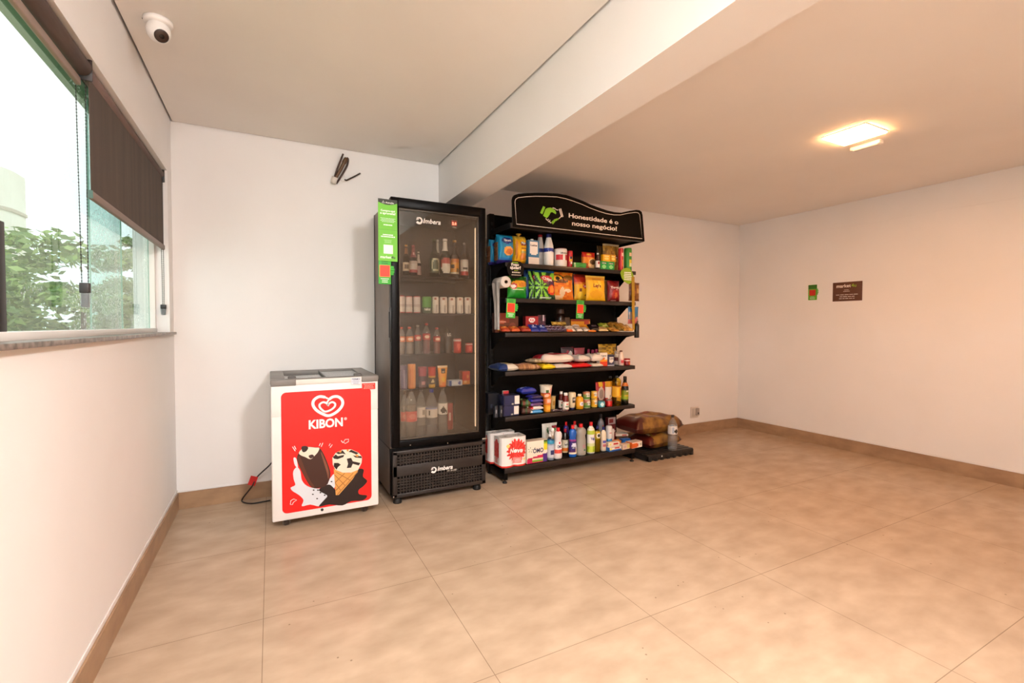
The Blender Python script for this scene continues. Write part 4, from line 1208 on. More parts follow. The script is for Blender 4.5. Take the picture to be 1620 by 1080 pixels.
bag('snack_bag', 'small brown see-through snack bag at the back of the top shelf', 'snack', (3.1165, -0.33, 1.648, 0.0828, 0.2292), .04, over(speckle(['#6a4a26', '#7d5a30', '#59401f'], 9, 9, 3), ('r', .3, .9, .5, .6, '#a08058')))
bag('snack_bag', 'golden brown see-through snack bag with a red name band, top shelf', 'snack', (3.1554, -0.42, 1.648, 0.179, 0.2349), .05, over(speckle(['#9a7028', '#b5882f', '#86601f', '#a87c34'], 12, 12, 5), ('r', .25, .88, .46, .56, '#7a1a16'), ('r', .0, 1, .93, 1, '#c9b890')), (('Biscoito', .56, .485, .5, KW, .014, 0),))
TG = 'tube crisp cans'
can('crisp_tube', 'tall red crisp tube near the right end of the top shelf', 'can', (3.2111, -0.485, 1.648, 0.0421, 0.1919), over(solid('#c01220'), ('o', .56, .70, .1, .07, '#f0d0c0'), ('r', .5, .62, .2, .45, '#e88a2a'), ('r', .42, .46, 0, 1, '#e86a70')), (), KR, TG)
can('crisp_tube', 'tall green crisp tube at the right end of the top shelf', 'can', (3.2898, -0.485, 1.648, 0.0662, 0.1979), over(solid('#2f8a28'), ('o', .55, .76, .1, .06, '#241c16'), ('o', .55, .68, .1, .07, '#e9c9a8'), ('r', .47, .62, .22, .55, '#d8c83a'), ('o', .56, .3, .05, .07, '#e8f0d8')), (), mt('#256a20', .4), TG)

# ---------------------------------------------------------------- chips shelf
CH = 'chip bags on the second shelf'
bag('chip_bag', 'green chip bag with an orange chip picture, left end of the second shelf', 'chips', (2.2244, -0.45, 1.385, 0.1699, 0.1724), .085, over(vb((.42, '#1f8a26'), (.52, '#4fae3a'), (.85, '#1d5e1c'), (1, '#174f18')), ('o', .55, .66, .42, .16, '#e09a22'), ('o', .7, .62, .24, .1, '#c87a18'), ('o', .22, .55, .16, .13, '#c02020'), ('o', .2, .55, .11, .08, '#f2eadc'), ('r', .2, .75, .38, .43, '#d6e6b0')), group=CH)
bag('chip_bag', 'plain dark blue chip bag behind the green and black striped ones', 'chips', (2.3942, -0.345, 1.385, 0.099, 0.2512), .05, over(solid('#173d86'), ('o', .5, .3, .5, .2, '#1d5aa8'), ('o', .4, .75, .3, .12, '#2a68b4')), group=CH, lean=.05)
for P, lab, sd in (((2.4093, -0.415, 1.385, 0.1155, 0.2446), 'green and black striped chip bag, the left one tucked behind its twin', 11), ((2.4606, -0.485, 1.385, 0.1851, 0.2301), 'green and black striped chip bag, the right one in front of its twin', 12)):
    bag('chip_bag', lab, 'chips', P, .055, over(rays('#8cd03a', '#123c22', .25, .42, 9), ('r', 0, 1, .93, 1, '#1a4a86'), ('o', .62, .62, .30, .10, '#7a1a4a'), ('o', .52, .72, .30, .10, '#c8182a'), ('o', .72, .56, .22, .07, '#4a1a50'), ('o', .78, .32, .22, .17, '#d83a12'), ('o', .78, .34, .12, .12, '#f09030'), ('r', .2, .75, .02, .07, '#e8efe0')), (('Chips', .55, .68, .5, KW, .022, -.08),), CH, .10, seed=sd)
bag('chip_bag', 'orange chip bag with a round black badge, middle of the second shelf', 'chips', (2.6386, -0.435, 1.385, 0.2498, 0.2299), .06, over(speckle(['#e8781a', '#e06a14', '#f08a24', '#f0a030'], 9, 11, 4), ('o', .33, .76, .25, .15, '#17100c'), ('o', .33, .76, .19, .11, '#f0b030'), ('o', .33, .76, .09, .07, '#17100c'), ('o', .52, .66, .24, .06, '#5a2c12'), ('o', .78, .8, .2, .1, '#8a5a1c'), ('o', .5, .28, .1, .18, '#f4d8b0'), ('o', .72, .34, .16, .06, '#f6e2c4'), ('o', .3, .1, .24, .06, '#f4d0a4')), (), CH, .08, nu=28, nv=30)
bag('chip_bag', 'bright blue chip bag behind the orange one on the second shelf', 'chips', (2.7884, -0.34, 1.385, 0.1217, 0.2476), .05, over(solid('#1c5f9c'), ('o', .6, .75, .3, .12, '#5a9cd0'), ('o', .5, .4, .4, .2, '#144a80')), (), CH)
bag('chip_bag', 'yellow chip bag with a red top and a sports photo, second shelf', 'chips', (2.8574, -0.425, 1.385, 0.1736, 0.2217), .06, over(vb((.06, '#c8901a'), (.62, '#f0b81c'), (.70, '#d87a1c'), (.9, '#b8301a'), (1, '#8c1a14')), ('o', .62, .54, .20, .08, '#c8182a'), ('o', .30, .40, .08, .08, '#7a4a2a'), ('o', .3, .20, .17, .15, '#f4d040'), ('o', .72, .22, .16, .05, '#8a4a22')), (('Lay’s', .62, .515, .30, KW, .020, 0),), CH, .05)
bag('chip_bag', 'all-yellow chip bag, second from the right on the second shelf', 'chips', (2.9474, -0.487, 1.385, 0.2019, 0.2099), .065, over(vb((.05, '#d8a01c'), (.80, '#f2bc1c'), (.92, '#d89a2a'), (1, '#e8c860')), ('o', .5, .58, .25, .10, '#f6d040'), ('o', .45, .25, .32, .16, '#e8a81c'), ('o', .5, .85, .24, .05, '#b87a1c')), (('Lay’s', .48, .53, .40, mt('#8c1418', .4), .028, 0),), CH, .06)
bag('chip_bag', 'tan chip bag peeking out behind the all-yellow one', 'chips', (3.1436, -0.36, 1.385, 0.097, 0.1931), .06, solid('#a87a48'), (), CH)
bag('chip_bag', 'dark red chip bag at the right end of the second shelf', 'chips', (3.1557, -0.46, 1.385, 0.1304, 0.1797), .07, over(vb((.06, '#6a0e10'), (1, '#841418')), ('o', .5, .35, .3, .2, '#a8241c'), ('o', .55, .30, .12, .14, '#d8703a'), ('o', .62, .56, .1, .04, '#e8a0a8'), ('r', .2, .7, .02, .06, '#c8a0a0')), (('Torcida', .5, .62, .72, KW, .018, 0),), CH, .04)

# ---------------------------------------------------------------- sweets shelf
carton('chocolate_box', 'brown and red chocolate box at the left end of the sweets shelf', 'box', (2.0952, -0.46, 1.128, 0.122, 0.147), .05, over(vb((.5, '#5a2a16'), (1, '#7a2c1a')), ('o', .4, .55, .3, .12, '#a84a2a'), ('o', .3, .2, .12, .12, '#e0b040'), ('o', .7, .15, .15, .08, '#d89a34')), mt('#5a2414', .4), mt('#6a2c1a', .4), (('Bombom', .45, .52, .6, mt('#e0a890', .4), .014),))
carton('chocolate_box', 'brown chocolate box behind the hanging phone-shaped card, sweets shelf', 'box', (2.2147, -0.4, 1.128, 0.0995, 0.1255), .05, over(vb((.4, '#3a1c12'), (1, '#5a2a1a')), ('o', .5, .4, .3, .2, '#7a3a2a')), mt('#4a2014', .4), mt('#4a2014', .4))
SWG = 'sweet packets strewn on the sweets shelf'
def packet(lab, P, d, fn, rz=0, h=.018, z=None, rx=0, ry=0, nm='sweet_packet'):
    x, y, zz, w, hp = P
    d *= .82; w *= .88; rz *= .25
    a = math.asin(min(.85, max(0, hp - h * .5) / d))
    flatbag(nm, lab, 'sweets', (x, y, zz + d / 2 * math.sin(a) * .94, w, h), d, fn, SWG, rz, rx=a, ry=ry, nu=14, nv=10)
for k, (P, c, lab) in enumerate((((2.0959, -0.485, 1.128, 0.0845, 0.0425), '#a83a1c', 'red-brown sweet packet, first from the left at the shelf edge'), ((2.1787, -0.485, 1.128, 0.0918, 0.0424), '#b04a20', 'orange-brown sweet packet, second from the left at the shelf edge'), ((2.2689, -0.485, 1.128, 0.0995, 0.0424), '#8c2418', 'dark red sweet packet, third from the left at the shelf edge'))):
    packet(lab, P, .10, over(solid(c), ('r', .1, .9, .35, .5, '#d8823a'), ('o', .5, .7, .2, .15, '#e8a850')), .05 * (k - 1), .03)
carton('wafer_box', 'tilted red wafer box with a white oval, sweets shelf', 'box', (2.3814, -0.41, 1.128, 0.1094, 0.1271), .06, over(solid('#9c1018'), ('o', .5, .76, .26, .15, '#f2ebe4'), ('r', .80, .86, .1, .5, '#e8d8c8'), ('r', 0, 1, 0, .08, '#d88a30')), mt('#7a0d14', .4), mt('#8c1018', .4), (('Kit', .5, .70, .3, KR, .018),), rz=-.12)
carton('sweet_box', 'upright dark purple and white box right of the red wafer box', 'box', (2.4774, -0.4, 1.128, 0.0709, 0.1384), .04, over(speckle(['#2a1420', '#3a1c2c', '#c8b8c0', '#5a2a3c'], 5, 6, 8)), mt('#24121c', .4), mt('#24121c', .4), rz=-.1)
for k, (P, lab) in enumerate((((2.3468, -0.49, 1.128, 0.0845, 0.0668), 'dark blue sweet packet below the red wafer box, left'), ((2.4179, -0.49, 1.128, 0.0918, 0.0621), 'dark blue sweet packet below the red wafer box, right'))):
    packet(lab, P, .11, over(solid('#1c2a7a'), ('r', .2, .8, .4, .55, '#8fa0d8'), ('r', .4, .6, .6, .8, '#e8e8f0')), -.15 + .1 * k, .022)
for k in range(5):
    x, y, z, w, h = [(2.4758, -0.48, 1.128, 0.0466, 0.0622), (2.5109, -0.48, 1.128, 0.047, 0.0623), (2.5464, -0.48, 1.128, 0.0475, 0.0573), (2.5851, -0.48, 1.128, 0.0539, 0.0574), (2.6273, -0.48, 1.128, 0.0545, 0.0524)][k]
    packet('dark purple striped sweet bar, %s of five side by side' % ('leftmost', 'second from left', 'middle one', 'fourth from left', 'rightmost')[k], (x, y, z, w * .9, h), .12, over(solid('#2a1a34'), ('r', 0, 1, .25, .33, '#b8a8c8'), ('r', 0, 1, .6, .66, '#d8c8d8'), ('r', .3, .7, .4, .5, '#8a3a4a')), -.25, .018)
bottle('coffee_jar', 'dark coffee jar with a pale label at the back of the sweets shelf', 'jar', (2.6815, -0.36, 1.128, 0.0782, 0.1939), 'jar', mt('#2a1610', .2), mt('#3a2418', .4), (.78, 1), .8, ((.80, .95, over(solid('#3a2418'), ('r', .38, .62, 0, 1, '#d8c8a8'))), (.08, .5, over(solid('#3a2016'), ('o', .42, .5, .05, .4, '#c87a5a'), ('o', .54, .5, .05, .4, '#c87a5a')))))
for k in range(3):
    x, y, z, w, h = [(2.5782, -0.43, 1.128, 0.0603, 0.088), (2.6337, -0.41, 1.128, 0.0613, 0.0884), (2.6702, -0.42, 1.128, 0.0617, 0.0782)][k]
    packet('gold wrapped chocolate bar, %s of three in front of the coffee jar' % ('left one', 'middle one', 'right one')[k], (x, y, z + .02, w, h), .09, over(solid('#a87c28'), ('r', .1, .9, .3, .5, '#5a3a18'), ('r', .2, .8, .65, .75, '#d8b860')), -.3, .022)
carton('snack_box', 'orange-yellow box lying at the back of the sweets shelf', 'box', (2.8694, -0.385, 1.128, 0.1885, 0.1059), .06, over(solid('#d8921c'), ('r', 0, 1, .85, 1, '#8a2a14'), ('r', .7, .95, .6, .9, '#a8301c'), ('o', .6, .3, .2, .2, '#b86a14')), mt('#a86a1c', .4), mt('#7a4a1c', .4), rz=-.06)
carton('snack_box', 'dark brown box left of the orange-yellow box, sweets shelf', 'box', (2.7373, -0.38, 1.128, 0.0442, 0.1207), .05, solid('#4a3018'), mt('#3a2412', .4), mt('#5a3c20', .4), rz=-.3)
for k in range(4):
    x, y, z, w, h = [(2.6953, -0.47, 1.128, 0.0924, 0.0525), (2.8174, -0.38, 1.128, 0.09, 0.0631), (2.7726, -0.475, 1.128, 0.069, 0.0422), (2.8455, -0.475, 1.128, 0.0766, 0.037)][k]
    packet('white wrapped sweet bar, %s in the middle of the sweets shelf' % ('leftmost of the pile', 'upper one of the pile', 'front one of the pile', 'rightmost of the pile')[k], (x, y, z + .012 * (k == 1), w, h), .10, over(solid('#e0d4c8'), ('r', .1, .9, .3, .42, '#8a6a5a'), ('r', 0, .1, 0, 1, '#b8a898')), -.5 + .12 * k, .022)
packet('small orange sweet packet at the front edge, left of the white bars', (2.6616, -0.515, 1.128, 0.0729, 0.0222), .035, over(solid('#e85a14'), ('o', .5, .5, .25, .3, '#f0a040')), .1, .018)
packet('small orange sweet packet at the front edge, under the white bars', (2.8832, -0.515, 1.128, 0.0961, 0.0112), .035, over(solid('#e07a24'), ('o', .5, .5, .25, .3, '#f4c070')), 0, .016)
packet('glossy black packet between the white bars and the gold packets', (2.9406, -0.46, 1.128, 0.1047, 0.0685), .12, over(solid('#17121a'), ('r', .2, .8, .5, .6, '#8a7a90')), -.4, .03)
packet('green sweet packet among the gold packets, sweets shelf', (3.0896, -0.41, 1.128, 0.1023, 0.08), .12, over(speckle(['#8a9a2c', '#a0b03a', '#6a7c20'], 5, 5, 3), ('r', .2, .8, .4, .5, '#d8d8a0')), -.35, .035)
for k in range(4):
    x, y, z, w, h = [(3.2576, -0.345, 1.128, 0.1285, 0.0866), (3.2572, -0.43, 1.128, 0.1131, 0.075), (3.2577, -0.495, 1.128, 0.1122, 0.0584), (3.1113, -0.497, 1.128, 0.0949, 0.0368)][k]
    packet('gold sweet packet, %s at the right end of the sweets shelf' % ('at the back', 'in the middle', 'far right', 'front left')[k], (x, y, z, w, h), .13, over(speckle(['#b07c2a', '#c8923a', '#9a6a22', '#d0a04c'], 6, 6, 10 + k), ('r', .2, .8, .4, .5, '#e0c080')), -.45 + .1 * k, .045 - .008 * k)
packet('pale wrapped sweet bar at the front edge, left of the gold packets', (3.0065, -0.49, 1.128, 0.1125, 0.0422), .09, over(solid('#c8b080'), ('r', .2, .8, .4, .55, '#8a7040')), -.3, .022)

# ---------------------------------------------------------------- rice and sugar shelf
RG = 'food bags lying on the fourth shelf'
flatbag('rice_bag', 'blue and white rice bag at the left end of the fourth shelf', 'food bag', (2.1138, -0.44, 0.838, 0.1716, 0.0561), .20, over(solid('#d8ccb8'), ('r', 0, .45, .0, 1, '#22366a'), ('o', .5, .3, .14, .2, '#e8e0d0'), ('r', .7, .95, .5, .9, '#a89a40'), ('o', .56, .5, .1, .16, '#6a5a4a')), RG)
flatbag('bean_bag', 'see-through bag of beans beside the blue rice bag', 'food bag', (2.3009, -0.44, 0.838, 0.2026, 0.0481), .18, over(speckle(['#a0704a', '#b58458', '#8a5c3a', '#c49a70'], 16, 10, 2), ('r', .1, .5, .2, .6, '#d8a088')), RG)
flatbag('flour_bag', 'yellow food bag with brown print on the fourth shelf', 'food bag', (2.4694, -0.45, 0.838, 0.1231, 0.0417), .17, over(solid('#e8c81c'), ('r', .3, .75, .15, .22, '#7a5a14'), ('r', .3, .7, .3, .36, '#7a5a14'), ('o', .12, .4, .08, .3, '#c89a14')), RG)
flatbag('sugar_bag', 'plain white sugar bag right of the yellow bag, fourth shelf', 'food bag', (2.6099, -0.45, 0.838, 0.1699, 0.0358), .16, solid('#d8ccc0'), RG)
flatbag('sugar_bag', 'red food bag at the middle front of the fourth shelf', 'food bag', (2.7837, -0.45, 0.838, 0.2025, 0.0344), .16, over(solid('#d0141a'), ('o', .6, .3, .14, .1, '#e87a30')), RG)
flatbag('sugar_bag', 'white food bag right of the red one, fourth shelf front', 'food bag', (2.9441, -0.45, 0.838, 0.1183, 0.0276), .16, solid('#e4dace'), RG)
x, y, z, w, h = (2.4117, -0.42, 0.8692, 0.1683, 0.0352)
flatbag('bean_bag', 'beige bag lying on top of the beans, fourth shelf', 'food bag', (x, y, .889, w * .75, .030), .14, over(speckle(['#b5a080', '#c8b594', '#a08c6c'], 10, 8, 4)), RG, .1)
x, y, z, w, h = (2.5703, -0.42, 0.8632, 0.3017, 0.0666)
flatbag('rice_bag', 'big red and white rice bag lying across the yellow and white bags', 'food bag', (x, y, .884, w, .070), .19, over(vb((.25, '#e4d4c8'), (.55, '#c8283a'), (1, '#8c1a20')), ('o', .45, .7, .14, .16, '#c8b0a8'), ('r', .65, 1, .0, .4, '#ecdcd0')), RG, -.03, side=over(solid('#e8d8cc'), ('r', 0, .3, .3, 1, '#a81c28'), ('r', .3, .62, .55, 1, '#c02834'), ('r', .1, .9, .10, .16, '#c8303a')))
x, y, z, w, h = (2.8223, -0.43, 0.8544, 0.1281, 0.0633)
flatbag('flour_bag', 'white and black food bag lying on the red bag', 'food bag', (x, y, .884, w, .055), .16, over(solid('#e0d8d0'), ('r', .3, .9, .2, .5, '#17151c'), ('r', .4, .7, .28, .36, '#8890a8')), RG, .06)
x, y, z, w, h = (2.9588, -0.43, 0.8439, 0.119, 0.075)
flatbag('flour_bag', 'white food bag with a dark curve on top of the white one, fourth shelf', 'food bag', (x, y, .884, w, .060), .16, over(solid('#e6dcd2'), ('o', .45, .7, .4, .12, '#3a1c1a')), RG, -.05)
bag('noodle_pouch', 'red pouch with a white triangle standing on the bags, fourth shelf', 'food bag', (2.79, -0.3, 0.838, 0.1294, 0.15910000000000002), .03, over(vb((.7, '#c8182a'), (1, '#4a3a40')), ('o', .72, .5, .22, .3, '#ece2da'), ('o', .5, .75, .12, .08, '#a83a48')))
bag('noodle_pouch', 'red pouch right of the one with the white triangle, fourth shelf', 'food bag', (2.918, -0.3, 0.838, 0.1133, 0.1511), .03, over(vb((.5, '#c0141e'), (1, '#a84a54')), ('o', .6, .5, .2, .1, '#e8a890')))
for k in range(3):
    P = [(3.008, -0.31, 0.838, 0.0327, 0.1385), (3.0524, -0.31, 0.838, 0.0382, 0.132), (3.0938, -0.31, 0.838, 0.0384, 0.1366)][k]
    bottle('spice_jar', 'small spice jar with a pink-red cap behind the bags, %s of three' % ('left one', 'middle one', 'right one')[k], 'jar', P, 'jar', mt('#8a7468', .3), mt('#a0204a', .4), (.78, 1), .75, ((.1, .6, over(solid('#6a4a40'), ('r', .42, .58, .2, .8, '#d8ccc0'))),), group='spice jars')
bag('pasta_bag', 'golden pasta bag standing at the back right of the fourth shelf', 'food bag', (3.1896, -0.34, 0.838, 0.2043, 0.1807), .05, over(speckle(['#a87c1c', '#c8982c', '#8a6418', '#d8a838'], 8, 14, 6), ('o', .5, .4, .25, .1, '#e0b840')))
carton('cream_carton', 'small orange and white cream carton, right part of the fourth shelf', 'box', (3.0353, -0.485, 0.838, 0.0802, 0.1139), .045, over(vb((.35, '#d83a1a'), (.5, '#f0a020'), (1, '#f0e8e0')), ('o', .5, .58, .2, .08, '#d86a1a')), mt('#e0d4c8', .4), KW, (('Creme', .5, .74, .7, KB, .012),))
x, y, z, w, h = (3.1129, -0.485, 0.838, 0.0748, 0.0957)
carton('cream_carton', 'small navy carton with a white shield, right part of the fourth shelf', 'box', (x, y, z, w, h), .045, over(solid('#3a3c5a'), ('r', .22, .9, .45, .8, '#f0ebe6'), ('o', .55, .45, .3, .18, '#f0ebe6'), ('r', 0, 1, 0, .08, '#c8c8d8')), mt('#34365a', .4), mt('#8088a0', .4), (('Leite', .56, .6, .55, KB, .011),))
bottle('cream_jar', 'white jar with a dark red band beside the navy carton', 'jar', (3.2576, -0.39, 0.838, 0.0544, 0.1199), 'jar', mt('#e4d8cc', .4), mt('#b8a89a', .4), (.78, 1), .8, ((.12, .55, vb((.4, '#e8d8d0'), (1, '#5a1418'))),))
bottle('coconut_milk_bottle', 'small white bottle with a brown cap, near the right end of the fourth shelf', 'bottle', (3.2313, -0.475, 0.838, 0.0479, 0.1301), 'milk', mt('#ead2c0', .4), mt('#5a2a1c', .4), (.90, 1), .5, ((.08, .45, over(solid('#e0b8b0'), ('r', .4, .6, .3, .8, '#c83a44'))),))
can('tomato_can', 'small red can at the right end of the fourth shelf', 'can', (3.2902, -0.485, 0.838, 0.0533, 0.0578), over(vb((.62, '#8c1218'), (.74, '#e8ddd2'), (1, '#a0161e')), ('o', .52, .3, .06, .2, '#d86a4a')), (), mt('#8c1a1c', .4))

# ---------------------------------------------------------------- fifth shelf
CG = 'dark vacuum packs on the fifth shelf'
for k, (P, lab) in enumerate((((2.1505, -0.5, 0.4978, 0.1342, 0.0623), 'navy vacuum brick with a white label, bottom of the pair'), ((2.1558, -0.5, 0.5645, 0.1343, 0.0671), 'navy vacuum brick with a white label, on top of the pair'))):
    x, y, z, w, h = P
    z = .500 + k * (.0785)
    carton('coffee_brick', lab, 'coffee', (x, y, z, w, .076), .10, over(solid('#24264a'), ('r', .68, 1, .12, .95, '#e4d8cc'), ('r', .0, .06, 0, 1, '#17182e'), ('r', .5, .62, .05, .2, '#b8b0a0')), mt('#1e2040', .35), mt('#1e2040', .35), group=CG, bev=.006)
for k in range(2):
    P = [(2.0207, -0.5, 0.5, 0.0375, 0.0893), (2.0624, -0.5, 0.5, 0.033, 0.0861)][k]
    can('dark_can', 'small black can at the left end of the fifth shelf, %s of two' % ('outer', 'inner')[k], 'can', P, over(solid('#14161e'), ('o', .5, .5, .05, .1, '#8a8a90')), (), mt('#1a1c22', .4), 'small black cans')
x, y, z, w, h = (2.0609, -0.46, 0.5849, 0.095, 0.0812)
carton('coffee_brick', 'black pack lying behind the small black cans, fifth shelf', 'coffee', (x, -.385, .500, w, .16), .08, over(solid('#14151d'), ('r', .2, .4, .3, .5, '#3a3c4a')), mt('#101118', .4), mt('#15161f', .4), bev=.006)
carton('soup_packet', 'small white and red packet standing behind the navy bricks', 'box', (2.1623, -0.39, 0.5, 0.0494, 0.17480000000000007), .02, over(vb((.5, '#c8b0a0'), (.75, '#d8d0c4'), (1, '#c83a40'))), mt('#c8b8a8', .4), mt('#c8b8a8', .4))
for k in range(2):
    P = [(2.2837, -0.46, 0.5, 0.0783, 0.0972), (2.2797, -0.47, 0.5, 0.0754, 0.04)][k]
    x, y, z, w, h = P
    flatbag('snack_packet', ('green crinkled snack packet on top beside the navy bricks', 'dark red and green snack packet at the front edge beside the navy bricks')[k], 'snack', (x, y, .500 + .056 * (1 - k), w, .054), .11, over(speckle([['#1f4a20', '#2f6a2c', '#5a2418'], ['#3a1a14', '#4a2418', '#24401c']][k], 7, 5, k + 3), ('r', .7, .95, .2, .6, '#d8ccc0'), ('r', .1, .5, .5, .6, '#9ab060')), None, -.15)
flatbag('snack_packet', 'shiny blue snack packet on top of the biscuit stack', 'snack', (2.3259, -0.42, 0.646, 0.1423, 0.05), .09, over(solid('#1c2a8a'), ('r', .1, .5, .4, .6, '#a8b0e0')))
BG = 'flat biscuit packets stacked on the fifth shelf'
BC = ('#3a8ac0', '#e4d8d0', '#5a3a68', '#2a2a78', '#241c50')
for k in range(5):
    P = (2.3641, -0.5, 0.5, 0.1163, 0.0675)
    x, y, z, w, h = P
    nm_ = ('light blue biscuit packet at the bottom of the stack', 'white and red biscuit packet second from the bottom of the stack', 'purple biscuit packet in the middle of the stack', 'blue biscuit packet second from the top of the stack', 'dark navy biscuit packet at the top of the stack')[k]
    flatbag('biscuit_packet', nm_, 'biscuits', (x + .004 * (k % 2), y + .02, .501 + k * .0285, w, .0275), .09, over(solid(BC[k]), ('r', .2, .7, .25, .6, ('#c83a3a', '#c02a3a', '#d89a6a', '#c8a888', '#5a4a8a')[k]), ('r', .0, .2, .0, 1, ('#e8e0d8', '#d83a3a', '#8a6ab0', '#3a3ab0', '#2a2a88')[k])), BG, .04 * (k % 3 - 1), side=solid(BC[k]))
UG = 'stacked noodle cups on the fifth shelf'
x, y, z, w, h = (2.4871, -0.47, 0.493, 0.0764, 0.1209)
PFR = over(vb((.5, '#e8941c'), (.58, '#c8701a'), (1, '#e07a3a')), ('o', .5, .8, .1, .12, '#f0b8a8'), ('o', .5, .3, .12, .12, '#f0b040'))
cup('noodle_cup', 'orange noodle cup at the bottom of the cup stack, fifth shelf', 'cup', (x, y, .500, w * .9, 0.1139), PFR, mt('#d8a040', .4), group=UG)
x, y, z, w, h = (2.4752, -0.47, 0.6122, 0.1113, 0.0979)
cup('noodle_cup', 'white and red noodle cup on top of the orange one, fifth shelf', 'cup', (x, y, .500 + 0.1139, w * .9, h), over(vb((.3, '#e0782a'), (.45, '#b8281e'), (1, '#ded2be')), ('r', .40, .50, .42, .70, '#3a5a24'), ('o', .62, .55, .08, .3, '#e09a90'), ('o', .45, .2, .08, .12, '#f0b8a0')), mt('#e8dcc8', .4), group=UG)
cup('noodle_cup', 'beige noodle cup behind the stacked pair, fifth shelf', 'cup', (2.5783, -0.41, 0.5, 0.0461, 0.1096), over(solid('#c8a868'), ('o', .5, .5, .1, .2, '#a87a2a')), mt('#b0a080', .4), group=UG)
for k in range(2):
    P = [(2.5483, -0.5, 0.5, 0.0713, 0.018), (2.6056, -0.522, 0.5, 0.0601, 0.0168)][k]
    flatbag('sachet', 'dark sachet with white stripes lying in front of the ketchup, %s' % ('left', 'right')[k], 'sachet', P[:4] + (.016,), .05, over(solid('#3a2c38'), ('r', 0, 1, .2, .35, '#d8d0d0'), ('r', .2, .8, .6, .8, '#8a7a88')), None, .05 - .1 * k)
KT = ((.06, .5, over(solid('#e8ddd0'), ('r', .42, .58, .62, .8, '#c01a20'), ('r', .40, .60, .3, .45, '#8a9a80'))),)
bottle('ketchup_bottle', 'dark red ketchup bottle with a white cap, behind and left of its pair', 'bottle', (2.6593, -0.41, 0.5, 0.0439, 0.1405), 'ketchup', mt('#5a1210', .25), KW, (.84, 1), .62, KT, (), 'ketchup bottles')
bottle('ketchup_bottle', 'dark red ketchup bottle with a white cap, front one of the pair', 'bottle', (2.652, -0.488, 0.5, 0.0506, 0.1406), 'ketchup', mt('#6a1612', .25), KW, (.84, 1), .62, KT, (), 'ketchup bottles')
t = bottle('mayonnaise_bottle', 'cream mayonnaise squeeze bottle standing on its dark blue cap', 'bottle', (2.719, -0.48, 0.5, 0.0613, 0.1404), 'squeeze', mt('#e4cfa8', .35), mt('#171a4a', .4), (0, .12), .62, ((.28, .78, over(solid('#e4cfa8'), ('r', .44, .60, .2, .9, '#2a2420'), ('r', .45, .59, .45, .8, '#c8c0b4'))),))
bottle('mustard_bottle', 'yellow mustard bottle with a white cap and small label, fifth shelf', 'bottle', (2.7892, -0.485, 0.5, 0.0641, 0.1209), 'straight', mt('#e09a14', .3), mt('#efe2c8', .4), (.86, 1), .5, ((.18, .55, over(solid('#e09a14'), ('o', .53, .5, .10, .42, '#e8e2e0'), ('o', .53, .5, .05, .2, '#8a8ab0'))),))
NG = 'stacked vegetable cans on the fifth shelf'
def veg(k, P, top):
    x, y, z, w, h = P
    g = k == 0
    f = over(vb((.12, '#c8c8a0' if g else '#e0c060'), (.42, '#5a8a3a' if g else '#e8b020'), (.6, '#8a9a48' if g else '#e09a1c'), (1, '#b86a48' if g else '#d8a83a')), ('o', .53, .5, .11, .22, '#e8e4d8'), ('o', .50, .78, .10, .12, '#d8c8b0'))
    can('vegetable_can', ('green label can', 'yellow label can')[k] + (', on top of the other' if top else ', under the other') + ' on the fifth shelf', 'can', (x, y, z, w, h), f, (('Milho' if k else 'Ervilha', .48, .55, mt('#1a3a1a', .4), h * .12),), CHROME, NG)
for k, (P1, P2) in enumerate((((2.8723, -0.47, 0.4867, 0.0623, 0.0766), (2.8686, -0.47, 0.5635, 0.0674, 0.0765)), ((2.9488, -0.47, 0.4858, 0.0548, 0.0746), (2.9483, -0.47, 0.5604, 0.0548, 0.0772)))):
    hh = 0.0688
    veg(k, P1[:2] + (.500, P1[3], hh - .001), False)
    veg(k, P2[:2] + (.500 + hh + .0005, P1[3] * .98, hh - .002), True)
PG = 'sauce pouches on the fifth shelf'
for k in range(2):
    P = [(3.036, -0.44, 0.5, 0.101, 0.2013), (3.1242, -0.44, 0.5, 0.0756, 0.202)][k]
    bag('sauce_pouch', ('red sauce pouch with a yellow square at the top, fifth shelf', 'red and yellow sauce pouch next to the oil bottles, fifth shelf')[k], 'sauce', P, .04, over(vb((.35, '#5a1a18'), (1, '#a01822')), ('r', .28, .7, .80, 1, '#c8a020'), ('o', .5, .5, .36, .30, '#b8a89c'), ('o', .5, .5, .24, .2, '#8a7a74')) if k == 0 else over(vb((.3, '#b82a24'), (.75, '#e0d4c8'), (1, '#c8901c')), ('o', .5, .45, .3, .25, '#ded2c6'), ('o', .55, .35, .06, .08, '#2a1a14')), (), PG)
can('tin', 'small turquoise tin in front of the sauce pouch, fifth shelf', 'can', (3.0032, -0.5, 0.5, 0.0573, 0.0501), over(solid('#4a9aa8'), ('o', .45, .5, .08, .35, '#c8e0e0')), (), mt('#8ab0b0', .3, .6))
can('jar', 'small jar of red preserve in front of the sauce pouch, fifth shelf', 'jar', (3.0835, -0.5, 0.5, 0.0524, 0.0549), over(vb((.85, '#c01a1c'), (1, '#8a6a6a')), ('o', .4, .5, .05, .4, '#e04a44')), (), mt('#b8a8a4', .3, .6))
OG = 'oil bottles at the right end of the fifth shelf'
OLB = ((.28, .64, over(solid('#e0a010'), ('r', .53, .60, .1, .85, '#a8241c'), ('r', .40, .5, .1, .9, '#f0c030'))),)
